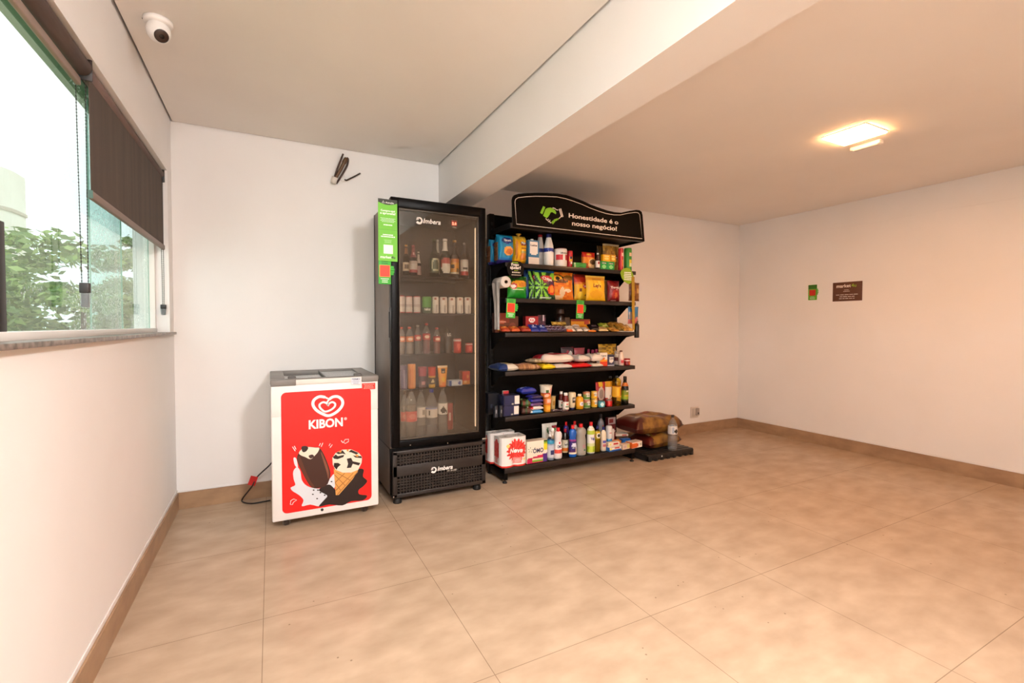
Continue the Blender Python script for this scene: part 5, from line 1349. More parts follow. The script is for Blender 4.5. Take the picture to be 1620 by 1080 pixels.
for k in range(2):
    P = [(3.1773, -0.4, 0.5, 0.0703, 0.2391), (3.1847, -0.475, 0.5, 0.0796, 0.2515)][k]
    bottle('oil_bottle', ('clear bottle of yellow cooking oil, behind its twin', 'clear bottle of yellow cooking oil, in front of its twin')[k], 'bottle', P, 'oil', OILGL, mt('#1c1612', .4), (.92, 1), .34, OLB, (), OG, liquid=(.80, glassy('cooking_oil', (.93, .82, .30, 1), 1.4, .03)))
bottle('olive_oil_bottle', 'dark olive oil bottle with a green label at the right end of the fifth shelf', 'bottle', (3.2688, -0.485, 0.5, 0.0613, 0.2429), 'olive', mt('#17140a', .12), mt('#1a0e08', .4), (.86, 1), .5, ((.14, .56, over(vb((.1, '#3a4a14'), (.5, '#8aa01c'), (.9, '#7a8a18'), (1, '#2a3210')), ('r', .45, .62, .75, .86, '#d8d4b0'), ('r', .4, .6, .38, .44, '#c8a030'))), (.66, .78, solid('#c8702a'))), (), None)

# ---------------------------------------------------------------- base shelf
TG2 = 'toilet paper packs on the base shelf'
def paper_pack(P, lab, d):
    x, y, z, w, h = P
    t = thing('toilet_paper_pack', lab, 'toilet paper', (x, y, z), (0, 0, 0), TG2)
    q = MB()
    rr = w / 4
    nr = max(1, round(d / (2 * rr)))
    prt = over(vb((.06, '#d8402e'), (.14, '#e8b8b0'), (.9, '#efe6e0'), (1, '#d8d0cc')))
    ray = rays('#d8201c', '#e4483c', .55, .5, 14)
    wh = mt('#efe6e0', .35); pk = mt('#e88a84', .35); rd = mt('#c8281e', .35); ye = mt('#e8d070', .35)
    def fn(u, v):
        dd = math.hypot((u - .60) * 1.05, (v - .55) * 1.15)
        an = math.atan2(v - .55, u - .6)
        if v < .06:
            return rd
        if .45 < u < .78 and .12 < v < .30:
            return pk
        if (u - .9) ** 2 + (v - .24) ** 2 < .004:
            return wh if v > .24 else ye
        if (u - .24) ** 2 * 1.3 + (v - .72) ** 2 < .005:
            return ye
        if dd < .40 + .05 * math.cos(an * 18):
            return ray(u, v)
        return wh
    def front(u, v):
        X = (u - .5) * w
        b = rr * (1 - abs(math.cos(u * 2 * PI)) ** 4 * .28)
        return (X, rr - b * 1.0 if 0 < u < 1 else rr, v * h)
    q.grid(front, 40, 36, fn)
    q.grid(lambda u, v: (-w / 2, rr + u * (d - rr), v * h), 10, 20, lambda u, v: fn(.3 + .6 * u, v), flip=True)
    q.grid(lambda u, v: (w / 2, rr + u * (d - rr), v * h), 6, 6, wh)
    q.grid(lambda u, v: ((u - .5) * w, d, v * h), 4, 4, wh, flip=True)
    q.grid(lambda u, v: ((u - .5) * w, front(u, 0)[1] + v * (d - front(u, 0)[1]), h - .004 * abs(math.sin(u * 2 * PI)) ** .5), 40, 6, mt('#d8d0ca', .3))
    q.text('Neve', -w * .20, h * .47, w * .52, 0, KW, .03, .25, fn=lambda X, Z: (X, front(min(1, max(0, X / w + .5)), 0)[1] - .002, Z))
    q.lines(-w * .02, w * .26, h * .15, h * .27, 3, 0, mt('#f4d8d4', .4), .4)
    q.build('wrapper', t)
    r = MB()
    for i in range(2):
        for j in range(max(1, int(d / (2 * rr)))):
            r.lathe([(rr * .34, h - .003), (rr * .34, h + .0015), (rr * .30, h + .0015), (rr * .28, h - .003)], mt('#b0a59c', .7), 16, ((i - .5) * 2 * rr, rr + j * 2 * rr, 0), cap=False)
            r.lathe([(.001, h - .003), (rr * .3, h - .002)], mt('#5a504a', .9), 16, ((i - .5) * 2 * rr, rr + j * 2 * rr, 0), cap=False)
    r.build('roll_ends', t)
    return t
paper_pack((2.1404, -0.388, 0.118, 0.2189, 0.2332), 'red and white toilet paper pack at the back left of the base shelf', .095)
paper_pack((2.1656, -0.53, 0.118, 0.2147, 0.2238), 'red and white toilet paper pack at the front left of the base shelf', .13)
x, y, z, w, h = (2.3724, -0.515, 0.118, 0.1818, 0.1708)
NAV = mt('#161a4a', .4)
def omo_extra(m, w, h, d):
    for k in range(5):
        a = PI * .5 + k * 1.2
        m.add([(-w * .34 + .004 * math.cos(a), -.0009, h * .62 + .004 * math.sin(a)), (-w * .34 + .022 * math.cos(a + .12), -.0009, h * .62 + .022 * math.sin(a + .12)), (-w * .34 + .022 * math.cos(a - .12), -.0009, h * .62 + .022 * math.sin(a - .12))], [(0, 1, 2)], mt('#1d5a2a', .4))
def omofn(u, v):
    if u > .82 and .55 < v < .82:
        return mt('#e4d020', .35)
    if u > .82 and v >= .82:
        return mt('#3a5a1c' if v > .9 else '#8aa828', .35)
    if .25 < u < .78 and .03 < v < .20:
        return mt('#6aa024' if v < .11 else '#d8d0a8', .35)
    if v < .22 + .18 * u:
        return mt('#c01a4a' if u < .8 else '#4a2a7a', .35)
    return mt('#ece0cc', .35)
carton('detergent_box', 'cream and red washing powder box with large navy lettering', 'detergent', (x, y, z, w, h), .07, omofn, mt('#e0d2bc', .4), mt('#d8c4ae', .4), (('ÓMO', .54, .46, .52, NAV, .034),), extra=omo_extra, nu=28, nz=24)
bag('detergent_pouch', 'white detergent pouch with a green and red corner behind the washing powder box', 'detergent', (2.5714, -0.37, 0.118, 0.1466, 0.2625), .06, over(solid('#dcd6ca'), ('o', .35, .80, .12, .10, '#2a5a34'), ('r', .6, 1, .86, .92, '#8a1a24'), ('r', .62, .85, .76, .86, '#3a8a2c'), ('r', .3, .5, .45, .65, '#1a1e48')))
t = bottle('spray_bottle', 'clear spray bottle with a blue band and white trigger, base shelf', 'bottle', (2.5064, -0.49, 0.118, 0.0624, 0.2127), 'straight', glassy('cloudy_plastic', (.80, .85, .90, 1), 1.42, .2), None, bands=((.62, .74, solid('#2f8ab0')), (.10, .55, over(solid('#c8c8d0'), ('r', .42, .60, .3, .6, '#2a3060')))), liquid=(.60, mt('#c8ccd8', .3)))
hb_ = 0.2659
m = MB()
m.lathe([(.016, hb_ * .69), (.016, hb_ * .76), (.010, hb_ * .78)], mt('#e8e4e0', .4), 14)
m.box(-.012, .012, -.045, .022, hb_ * .86, hb_ * .97, mt('#efebe8', .4), .006)
m.box(-.009, .009, -.010, .014, hb_ * .76, hb_ * .88, mt('#efebe8', .4), .004)
m.box(-.006, .006, -.040, -.032, hb_ * .74, hb_ * .87, mt('#dcd8d4', .4), .003)
m.build('trigger_head', t)
def cleaner(nm, lab, P, body, cap, bands=(), texts=(), prof='cleaner', capz=(.88, 1), capr=.42, liquid=None, group='cleaning bottles on the base shelf', cat='bottle', sq=.8):
    return bottle(nm, lab, cat, P, prof, body, cap, capz, capr, bands, texts, group, sq, liquid)
RC = mt('#d01a1c', .35)
cleaner('bleach_bottle', 'white bottle with a red cap and navy lettering, right of the spray bottle', (2.5811, -0.485, 0.118, 0.0681, 0.2474), mt('#e4dcd8', .35), RC, ((.06, .55, over(vb((.14, '#e4dcd8'), (.18, '#1a2050'), (.28, '#e8dcd8'), (.5, '#d8483a'), (1, '#eee6e2')), ('r', .45, .55, .86, .98, '#c8283a'))),), (('ÓMO', .36, .62, NAV, .022),))
cleaner('cleaner_bottle', 'dark brown cleaner bottle with a cream label and small red cap', (2.6811, -0.44, 0.118, 0.0541, 0.2182), mt('#1c120c', .25), mt('#a8142a', .4), ((.12, .60, over(vb((.1, '#c8b088'), (.32, '#d8701c'), (.95, '#d8ccb0'), (1, '#2a4a20')), ('o', .5, .62, .12, .2, '#efe8da'))),), (('Sapólio', .40, .7, mt('#2a2a14', .4), .016),), 'straight')
cleaner('cleaner_bottle', 'violet cleaner bottle with a red cap, mostly hidden behind the blue one', (2.7426, -0.36, 0.118, 0.0475, 0.255), mt('#3a2a8a', .3), RC, (), ())
cleaner('cleaner_bottle', 'blue cleaner bottle with a purple label and red cap, front row', (2.7128, -0.5, 0.118, 0.0661, 0.2578), mt('#1458b0', .25), RC, ((.10, .56, over(vb((.12, '#e8dcc0'), (.2, '#4a1a5a'), (.9, '#2a1a6a'), (1, '#8a2a7a')), ('o', .52, .55, .13, .20, '#d8d8e8'), ('o', .6, .25, .06, .08, '#d8b8a0'))),), (('Veja', .28, .55, NAV, .018),))
cleaner('cleaner_bottle', 'white bottle with a red cap behind the big clear bottle', (2.8295, -0.36, 0.118, 0.0532, 0.2522), mt('#d8ccc4', .35), RC)
cleaner('cleaner_bottle', 'big translucent grey bottle with a red cap, middle of the base shelf', (2.8035, -0.485, 0.118, 0.0901, 0.2566), mt('#9c968c', .3), RC, ((.10, .5, over(solid('#a09a90'), ('r', .52, .60, .1, .22, '#2a6a4a'), ('o', .55, .5, .05, .12, '#b88a90'))),), capr=.36)
cleaner('cleaner_bottle', 'white and lime green cleaner bottle with a red flip cap', (2.9099, -0.48, 0.118, 0.0702, 0.2614), mt('#e6e2d4', .35), RC, ((.05, .80, over(vb((.26, '#a8c02a'), (.34, '#d8dca0'), (.80, '#efebe2'), (1, '#b8c840')), ('o', .42, .1, .1, .12, '#d0dc50'), ('o', .58, .74, .05, .06, '#c82a2a'))),), (('Veja', .44, .6, mt('#24288a', .4), .026),), 'straight')
cleaner('dish_soap_bottle', 'olive yellow dish soap bottle with a round white badge and navy cap', (2.9829, -0.475, 0.118, 0.0551, 0.2214), glassy('soap_plastic', (.80, .70, .16, 1), 1.42, .06), mt('#181c5a', .4), ((.50, .80, over(vb((.72, '#a89414'), (.90, '#e0b81c'), (1, '#a89414')), ('o', .52, .42, .13, .34, '#efe9dd'), ('o', .52, .42, .09, .16, '#2a2a24'))),), (), 'straight', liquid=(.78, mt('#8a7a12', .25)), sq=.6)
cleaner('bleach_bottle', 'cream bottle with a dark blue cap and pink label, right half of the base shelf', (3.0504, -0.47, 0.118, 0.0501, 0.203), mt('#e8d8bc', .35), mt('#1c2070', .4), ((.08, .5, over(solid('#e8d0b8'), ('r', .40, .60, .6, .9, '#4a4a9a'), ('r', .38, .62, .2, .55, '#c86a70'))),), (), 'straight')
t = bottle('roll_on_bottle', 'white bottle standing on its bright blue cap, behind the toothpaste boxes', 'bottle', (3.1529, -0.415, 0.118, 0.0566, 0.1933), 'squeeze', mt('#e0dcda', .35), mt('#1c78b0', .35), (.0, .42), .98, ((.55, .8, over(solid('#e4e0de'), ('r', .42, .58, .5, .6, '#c83a3a'))),), (), None)
cleaner('spray_can', 'silver and dark bottle at the back, behind the dish soap', (3.1234, -0.34, 0.118, 0.0603, 0.2826), mt('#6a6a70', .3, .5), mt('#241a20', .4), ((.45, .8, over(solid('#8a8a90'), ('r', .5, .6, .1, .6, '#a03a34'))),), (), 'straight')
carton('cleaner_box', 'tall dark red and white box at the back right of the base shelf', 'box', (3.2556, -0.33, 0.118, 0.0863, 0.241), .04, over(vb((.45, '#6a1418'), (.5, '#c8b8b0'), (.75, '#5a1016'), (1, '#a89a98')), ('r', .1, .7, .78, .95, '#7a2020'), ('r', .3, .6, .1, .4, '#c8a8a0')), mt('#5a1216', .4), mt('#7a5a58', .4), rz=.04)
bottle('lotion_tube', 'slim white tube leaning beside the dark red box, base shelf', 'tube', (3.2512, -0.345, 0.118, 0.0331, 0.1418), 'squeeze', mt('#e0d4cc', .35), mt('#d8d0c8', .4), (0, .12), .9, (), (), None)
XG = 'small boxes at the right end of the base shelf'
def lying(lab, P, d, h, z, fn, side, top, rz=0):
    x, y, _, w, _ = P
    carton('toothpaste_box', lab, 'box', (x, y, z, w, h), d, fn, mt(side, .4), mt(top, .4), (), XG, rz)
lying('white, red and blue toothpaste box at the front, base shelf right end', (3.1303, -0.53, 0.118, 0.1297, 0.0452), .045, .035, .119, over(vb((.4, '#1a5ab0'), (1, '#e8e0d4')), ('r', .42, .85, .6, .9, '#c8281e'), ('o', .1, .6, .1, .3, '#e0d060')), '#2a6ab0', '#e8dccc', .05)
lying('second toothpaste box lying on the white, red and blue one', (3.1414, -0.5, 0.118, 0.1168, 0.0641), .040, .030, .155, over(solid('#e8dcca'), ('r', .45, .85, .3, .8, '#c02a20'), ('o', .15, .5, .1, .3, '#e0d070')), '#d8ccb8', '#e8dccc', -.04)
lying('pale pink and yellow soap box at the front right of the base shelf', (3.2495, -0.53, 0.118, 0.0877, 0.0256), .05, .045, .119, over(solid('#dcc0a8'), ('r', .6, 1, .2, .9, '#d8cc70'), ('o', .3, .5, .2, .3, '#c8a8a0')), '#c8a890', '#d8bca8', .1)
lying('orange soap box behind the pale one, base shelf right end', (3.228, -0.44, 0.118, 0.0812, 0.0462), .05, .055, .119, over(solid('#d8801c'), ('o', .6, .5, .2, .3, '#e0b040')), '#b8681a', '#d87a1c', -.08)
lying('blue soap box behind the pale one, base shelf right end', (3.3298, -0.44, 0.118, 0.0867, 0.0346), .05, .060, .119, over(solid('#1c5aa8'), ('o', .4, .5, .2, .3, '#3a8ad0')), '#174a8a', '#2060b0', -.08)
lying('orange and white box overhanging the right end of the base shelf', (3.3676, -0.535, 0.118, 0.1297, 0.046), .075, .052, .119, over(solid('#ece0d4'), ('r', 0, .5, .05, .85, '#e0641c'), ('r', .45, .6, .2, .7, '#c8501a'), ('r', .76, .94, .3, .75, '#b8b094')), '#d8601c', '#e0cfc0', .12)
lying('thin white and red box lying on top at the back, base shelf right end', (3.3481, -0.36, 0.118, 0.1171, 0.0662), .09, .020, .185, over(solid('#d8cabc'), ('r', .5, .9, .2, .8, '#a83a24')), '#c8b8a8', '#d8ccbc', -.35)

# ---------------------------------------------------------------- hung on the shelf unit
def drop_card(nm, lab, cat, y, pts, mat, edge=None, th=.003):
    x = sum(p[0] for p in pts) / len(pts)
    z = max(p[1] for p in pts)
    t = thing(nm, lab, cat, (x, y, z))
    q = [(a - x, b - z) for a, b in pts]
    MB().prism(q, -th, 0, mat, edge).build('card', t)
    return t, q, lambda p: [(a - x, b - z) for a, b in p]
SGY = -.539
t, q, f = drop_card('help_sign', 'round black hanging sign with white writing on the top shelf edge', 'sign', SGY, [(2.1048, 1.6452), (2.1178, 1.6518), (2.1441, 1.6578), (2.1794, 1.66), (2.2061, 1.6563), (2.2218, 1.6447), (2.2331, 1.6179), (2.2368, 1.5906), (2.2265, 1.5625), (2.2019, 1.5416), (2.1663, 1.5313), (2.1443, 1.5311), (2.118, 1.5453), (2.0983, 1.5753), (2.0939, 1.6098)], mt('#0b0706', .5, spec=.15))
m = MB()
A = f([(2.1288, 1.6242), (2.1928, 1.6281), (2.1192, 1.6004), (2.2089, 1.6055), (2.117, 1.5743), (2.2233, 1.58), (2.1267, 1.5516), (2.2153, 1.556), (2.1353, 1.6463), (2.1848, 1.6494), (2.1442, 1.5886), (2.1938, 1.5913)])
m.text('Posso', A[0][0], A[0][1], A[1][0] - A[0][0], -.0036, CRM, .035)
m.text('ajudar?', A[2][0], A[2][1], A[3][0] - A[2][0], -.0036, CRM, .035)
m.lines(A[4][0], A[5][0], A[4][1] - .006, A[4][1] + .008, 1, -.0036, CRM, .6, 3)
m.lines(A[6][0], A[7][0], A[6][1] - .004, A[6][1] + .030, 2, -.0036, mt('#c8b8a4', .5), .35, 4)
m.lines(A[10][0], A[11][0], A[10][1] - .003, A[10][1] + .004, 1, -.0036, mt('#a0b020', .5), .7, 4)
m.box(A[8][0], A[9][0], -.0037, -.002, A[8][1] - .003, A[8][1] + .004, mt('#8cb81e', .5))
m.build('lettering', t)
t, q, f = drop_card('round_sign', 'lime green teardrop sign with white print at the right end of the top shelf', 'sign', SGY, [(3.1618, 1.6216), (3.1711, 1.6441), (3.1931, 1.6626), (3.228, 1.6715), (3.2601, 1.6664), (3.2829, 1.6478), (3.2995, 1.6188), (3.3128, 1.5895), (3.3117, 1.5695), (3.2872, 1.551), (3.2614, 1.5364), (3.2421, 1.5356), (3.2036, 1.5547), (3.1748, 1.5829)], mt('#86a812', .45))
m = MB()
A = f([(3.1908, 1.564), (3.2895, 1.6382), (3.2411, 1.643)])
m.lines(A[0][0], A[1][0], A[0][1], A[1][1], 5, -.0036, KW, .6, 11)
m.build('lettering', t)
for P, lab in (([(2.092, 1.3797), (2.1674, 1.3818), (2.1734, 1.2487), (2.1043, 1.248)], 'green phone-shaped card with a red square, left end of the second shelf edge'), ([(2.7174, 1.3841), (2.79, 1.3841), (2.8041, 1.2543), (2.7295, 1.2536)], 'green phone-shaped card with a red square, middle of the second shelf edge')):
    x = (P[0][0] + P[1][0]) / 2; z = P[0][1]
    t = thing('hand_sign', lab, 'sign', (x, SGY, z), (0, 0, 0))
    zb2 = [(2.1365, 1.2364)][0][1]
    w2 = (P[1][0] - P[0][0]) / 2
    hand_card(t, -w2, w2, zb2 - z, 0, 0)
    t.rotation_euler = (0, .05, 0)

# roll of thin plastic bags
c0 = [(2.0646, 1.4975), (2.023, 1.4956)]
t = thing('plastic_bag_roll', 'roll of thin white plastic bags with a hanging tail, between fridge and shelf unit', 'bag roll', (c0[0][0], -.585, c0[0][1]))
ROLLP = noisy('thin_plastic', '#b8aca2', '#d8cec6', 30, .35, .3, stretch=(1, 1, .15))
rr = c0[0][0] - c0[1][0]
rm = MB()
NR = 30
rm.lathe([(rr * .33, 0), (rr * .96, 0), (rr, .004), (rr, .15), (rr * .96, .154), (rr * .33, .154)], mt('#d6cabf', .6), NR, cap=False)
rm.build('roll', t, (0, 0, 0), (-PI / 2, 0, 0))
cm = MB().lathe([(rr * .33, -.001), (rr * .33, .15)], mt('#9a7a58', .8), 20, cap=False).lathe([(rr * .27, .15), (rr * .27, -.001), (rr * .33, -.001)], mt('#7a5c3e', .8), 20, cap=False)
cm.build('core', t, (0, 0, 0), (-PI / 2, 0, 0))
tl = MB()
zb3 = [(2.0037, 1.1514)][0][1] - c0[0][1]
tl.grid(lambda u, v: (-rr - .002 - .004 * math.sin(v * 5) * .5 + .004 * math.sin(u * 11 + v * 2), .012 + u * (.13 - .045 * min(1, v * 2.2)) + .02 * v, zb3 * v), 14, 26, ROLLP)
tl.build('hanging_tail', t)
hk = MB().tube([(0, .16, 0), (0, .30, 0)], .006, BLACK, 8).tube([(0, -.012, .0), (0, .16, .0)], .006, BLACK, 8)
hk.build('holder_rod', t)

# yellow strip with snacks
ys = [(3.2802, 1.5677), (3.3126, 1.5692)]
y0_ = [(3.2943, 1.146), (3.3217, 1.1459)]
t = thing('clip_strip', 'yellow hanging clip strip at the right end of the shelf unit', 'strip', (ys[0][0], -.545, ys[0][1] + .03))
YST = mt('#a8821c', .5)
hz = ys[0][1] + .03 - y0_[0][1]
m = MB()
m.add([(0, 0, 0), (ys[1][0] - ys[0][0], 0, 0), (y0_[1][0] - ys[0][0], 0, -hz), (y0_[0][0] - ys[0][0], 0, -hz), (0, .002, 0), (ys[1][0] - ys[0][0], .002, 0), (y0_[1][0] - ys[0][0], .002, -hz), (y0_[0][0] - ys[0][0], .002, -hz)], [(3, 2, 1, 0), (4, 5, 6, 7), (0, 1, 5, 4), (1, 2, 6, 5), (2, 3, 7, 6), (3, 0, 4, 7)], YST)
m.build('strip', t)
m = MB()
for k in range(4):
    m.box(-.004, ys[1][0] - ys[0][0] + .006, -.004, .004, -.05 - k * hz * .24, -.045 - k * hz * .24, YST)
m.build('clips', t)
b_ = (3.3288, -0.53, 1.385, 0.1204, 0.1653)
bag('snack_bag', 'brown snack bag hanging behind the yellow strip, right of the second shelf', 'snack', (b_[0], -.520, 1.393, b_[3], 0.1572), .035, over(speckle(['#5a3014', '#6e3c18', '#7a461e'], 7, 9, 4), ('r', .62, .95, .1, .9, '#8a5a20'), ('o', .8, .55, .12, .14, '#c8a060')))
b_ = (3.3203, -0.53, 1.1974, 0.1062, 0.1467)
bag('blister_pack', 'blue hanging packet behind the yellow strip, right of the sweets shelf', 'packet', (b_[0], -.522, b_[2], b_[3], b_[4]), .025, over(vb((.25, '#b8605a'), (.6, '#3a6a8a'), (1, '#2a6a9a')), ('o', .8, .25, .16, .16, '#d87a7a'), ('r', .05, .4, .3, .7, '#8a7a74')), rz=-.15)
t = bottle('hanging_bottle', 'dark bottle hung at the right end of the sweets shelf', 'bottle', (3.3604, -0.525, 1.0772, 0.0422, 0.1476), 'straight', mt('#17110f', .3), mt('#4a4440', .3), (.88, 1), .6, (), (), None)
MB().tube([(0, 0, .10), (-.012, -.02, .16), (-.02, -.02, .18)], .002, CHROME, 6).build('hook', t)

# ---------------------------------------------------------------- pallet, sacks, bottle
p0 = (3.455, -.585)
t = thing('plastic_pallet', 'low black slatted plastic pallet on the floor right of the shelf unit', 'pallet', (3.42, -.600, 0))
PB = noisy('pallet_black', '#0f0c0b', '#1a1513', 12, .5)
m = MB()
PW, PD, PH = .565, .46, .058
for i in range(9):
    y = PD * i / 9
    m.box(0, PW, y + .004, y + .042, PH - .016, PH, PB, .002)
m.build('deck', t)
m = MB()
m.box(0, PW, 0, .018, .008, PH - .006, PB, .002).box(0, PW, PD - .018, PD, .008, PH - .006, PB, .002)
m.box(0, .018, 0, PD, .008, PH - .006, PB, .002).box(PW - .018, PW, 0, PD, .008, PH - .006, PB, .002)
for i in range(8):
    m.box(.02 + i * .073, .05 + i * .073, -.004, .02, 0, .03, PB, .002)
for i in (.25, .5, .75):
    m.box(PW * i - .01, PW * i + .01, .01, PD - .01, .004, PH - .014, PB)
m.build('skirt', t)
MB().lathe([(.008, 0), (.006, .002)], mt('#d8d4d0', .4), 10).build('sticker_dot', t, (.17, -.004, .034), (PI / 2, 0, 0))
SKM = noisy('sack_print', '#5a3415', '#946a28', 14, .45, .3, detail=6)
def sack(lab, P, d, h, rz, sd, ry=0):
    x, y, z, w = P
    ends = over(lambda u, v: SKM, ('o', .03, .5, .16, .7, '#48110b'), ('o', 1, .5, .12, .6, '#3a100c'), ('o', .5, .66, .09, .14, '#6e1810'), ('o', .5, .66, .05, .07, '#8a521a'), ('o', .68, .28, .14, .07, '#54200f'), ('o', .30, .25, .05, .10, '#6a2012'), ('o', .17, .35, .03, .10, '#a8987a'), ('o', .43, .2, .09, .03, '#3c170c'), ('o', .75, .75, .1, .05, '#5c3a14'), ('o', .3, .8, .08, .06, '#5a3612'))
    flatbag('charcoal_sack', lab, 'sack', (x, y, z, w, h), d, ends, 'charcoal sacks on the pallet', rz, sd, nu=36, nv=24, side=ends, ry=ry)
sack('brown and gold printed sack, the lower one lying on the pallet', (3.735, -.36, .060, .45), .28, .130, .10, 21)
sack('brown and gold printed sack with dark red ends, on top of the other', (3.655, -.36, .200, .60), .32, .160, .04, 22, .02)
t = bottle('water_bottle', 'large clear water bottle with a white label, standing on the black pallet', 'bottle', (3.7572, -0.565, 0.0585, 0.0835, 0.3197), 'pet', CLEAR, mt('#2a1c18', .4), (.935, 1), .34, ((.47, .70, over(solid('#e6e0dc'), ('o', .50, .38, .07, .22, '#1a1412'), ('o', .60, .30, .025, .08, '#1a1412'), ('r', .36, .42, .1, .9, '#a8b0c0'), ('o', .50, .60, .02, .1, '#1a1412'))),), (), None, liquid=(.80, glassy('water', (.90, .92, .93, 1), 1.4, .02)), n=28)

# ---------------------------------------------------------------- drinks in the fridge
FGY = -.47
F1, F2, F3, F4, F5 = SHZ[0], SHZ[1], SHZ[2], SHZ[3], .401
B1 = 'glass bottles on the top fridge shelf'
def lab_(c, *sh):
    return over(solid(c), *sh)
def fb(lab, P, prof, body, cap, bands=(), texts=(), group=B1, capz=(.94, 1), capr=.42, liquid=None):
    return bottle('drink_bottle', lab, 'bottle', P, prof, body, cap, capz, capr, bands, texts, group, liquid=liquid)
GLD = mt('#b8842a', .3, .5)
fb('dark bottle with a gold neck foil, far left of the top fridge shelf', (1.3654, -0.47, 1.519, 0.0431, 0.2074), 'beer', BROWNGL, GLD, ((.70, .90, lab_('#8a5a24')), (.14, .42, lab_('#c8bca8', ('o', .5, .5, .12, .3, '#5a4a3a')))), liquid=(.62, mt('#2a1a0c', .2)))
fb('bottle with a red neck and silver label, second on the top fridge shelf', (1.4143, -0.47, 1.519, 0.0535, 0.207), 'beer', BROWNGL, mt('#8a2430', .3), ((.60, .93, lab_('#7a2430', ('r', .44, .56, .3, .5, '#c89aa0'))), (.10, .48, over(vb((.2, '#a83a3a'), (.75, '#cfc4bc'), (1, '#b8aca4')), ('r', .4, .6, .45, .52, '#8a2a30')))), liquid=(.5, mt('#3a1c12', .2)))
fb('small bottle peeking out behind the red-necked one, top fridge shelf', (1.4819, -0.36, 1.519, 0.0331, 0.1845), 'beer', BROWNGL, mt('#d8cec4', .4), ((.55, .9, lab_('#d0c4ba')), (.1, .45, lab_('#b8948c'))))
fb('green bottle with a round label, middle of the top fridge shelf', (1.563, -0.47, 1.519, 0.0652, 0.2626), 'beer', GREENGL, mt('#3a4a2a', .4), ((.10, .48, over(solid('#3c4a2c'), ('o', .5, .55, .16, .48, '#c8c8a8'), ('o', .5, .55, .12, .36, '#46583a'))),), liquid=(.62, mt('#26341a', .2)))
fb('bottle with a white neck and round red and white label, top fridge shelf', (1.6414, -0.47, 1.519, 0.0744, 0.2693), 'beer', GREENGL, mt('#e8e2da', .4), ((.68, .93, lab_('#e4dcd2')), (.10, .50, over(solid('#2c2c18'), ('o', .5, .6, .19, .42, '#a82a22'), ('o', .5, .30, .17, .28, '#e4dcd0'), ('r', .36, .64, .56, .64, '#e4dcd0')))), liquid=(.60, mt('#2e2a12', .2)))
for k in range(2):
    P = [(1.6345, -0.33, 1.519, 0.0385, 0.287), (1.6876, -0.33, 1.519, 0.0389, 0.2869)][k]
    fb('white-necked bottle in the back row, top fridge shelf, %s one' % ('left', 'right')[k], P, 'beer', GREENGL, mt('#d8d2c8', .4), ((.66, .93, lab_('#cfc8bc')), (.1, .5, lab_('#8a8474'))))
fb('bottle with an orange and yellow label, top fridge shelf', (1.7175, -0.455, 1.519, 0.0632, 0.2693), 'beer', BROWNGL, GLD, ((.10, .50, over(vb((.16, '#d8d0b8'), (.75, '#e0981c'), (1, '#c8701c')), ('o', .4, .5, .08, .12, '#3a2414'), ('o', .6, .25, .06, .1, '#5a4a1c'))),), liquid=(.6, mt('#6a4a12', .2)))
fb('bottle with a white label and red base stripe, far right of the top fridge shelf', (1.7863, -0.47, 1.519, 0.0552, 0.2547), 'beer', BROWNGL, CHROME, ((.08, .52, over(vb((.2, '#b83a34'), (.9, '#dcd4cc'), (1, '#c8beb4')), ('r', .4, .62, .42, .5, '#4a3a34'))),), liquid=(.55, mt('#3a2412', .2)))
C2 = 'drink cans on the second fridge shelf'
cwf = over(vb((.10, '#b8303c'), (.42, '#d8cfc8'), (.55, '#c0b4ae'), (.95, '#d8ccc8'), (1, '#b03a44')), ('r', .40, .60, .44, .48, '#8a4a50'))
cw2 = over(vb((.5, '#e4dcd2'), (1, '#ece4da')), ('o', .45, .82, .07, .08, '#a85a44'), ('r', .47, .53, .1, .55, '#b8b0aa'))
for k in range(9):
    P = [(1.3357, -0.47, 1.266, 0.0391, 0.1181), (1.3832, -0.47, 1.266, 0.0474, 0.1153), (1.4369, -0.47, 1.266, 0.0499, 0.1169), (1.5072, -0.47, 1.266, 0.0648, 0.1146), (1.5695, -0.47, 1.266, 0.0471, 0.1165), (1.6285, -0.47, 1.266, 0.0539, 0.116), (1.6908, -0.47, 1.266, 0.0524, 0.1156), (1.7517, -0.47, 1.266, 0.0509, 0.1173), (1.8113, -0.47, 1.266, 0.0492, 0.119)][k]
    P = P[:3] + (P[3], P[4])
    lab = ['silver can with red bands, leftmost in the row of cans', 'silver can with red bands, second in the row of cans', 'silver can with red bands, third in the row of cans', 'bright green can in the row of cans', 'white can right beside the green can', 'second white can right of the green can', 'third white can right of the green can', 'white can second from the right end of the can row', 'white can at the right end of the can row'][k]
    gf = over(vb((.18, '#1c4a20'), (.35, '#1f5a26'), (1, '#4a9a34')), ('r', .40, .60, .08, .3, '#1c4a20'))
    can('drink_can', lab, 'can', P, cwf if k < 3 else gf if k == 3 else cw2, (('neken', .16, .7, KW, .020),) if k == 3 else (), CHROME, C2, .84)
B3 = 'bottles and cans on the third fridge shelf'
ORL = mt('#d8661c', .35)
pe = lambda c: ((.46, .66, lab_(c, ('o', .5, .5, .1, .3, '#f0d8c0'))),)
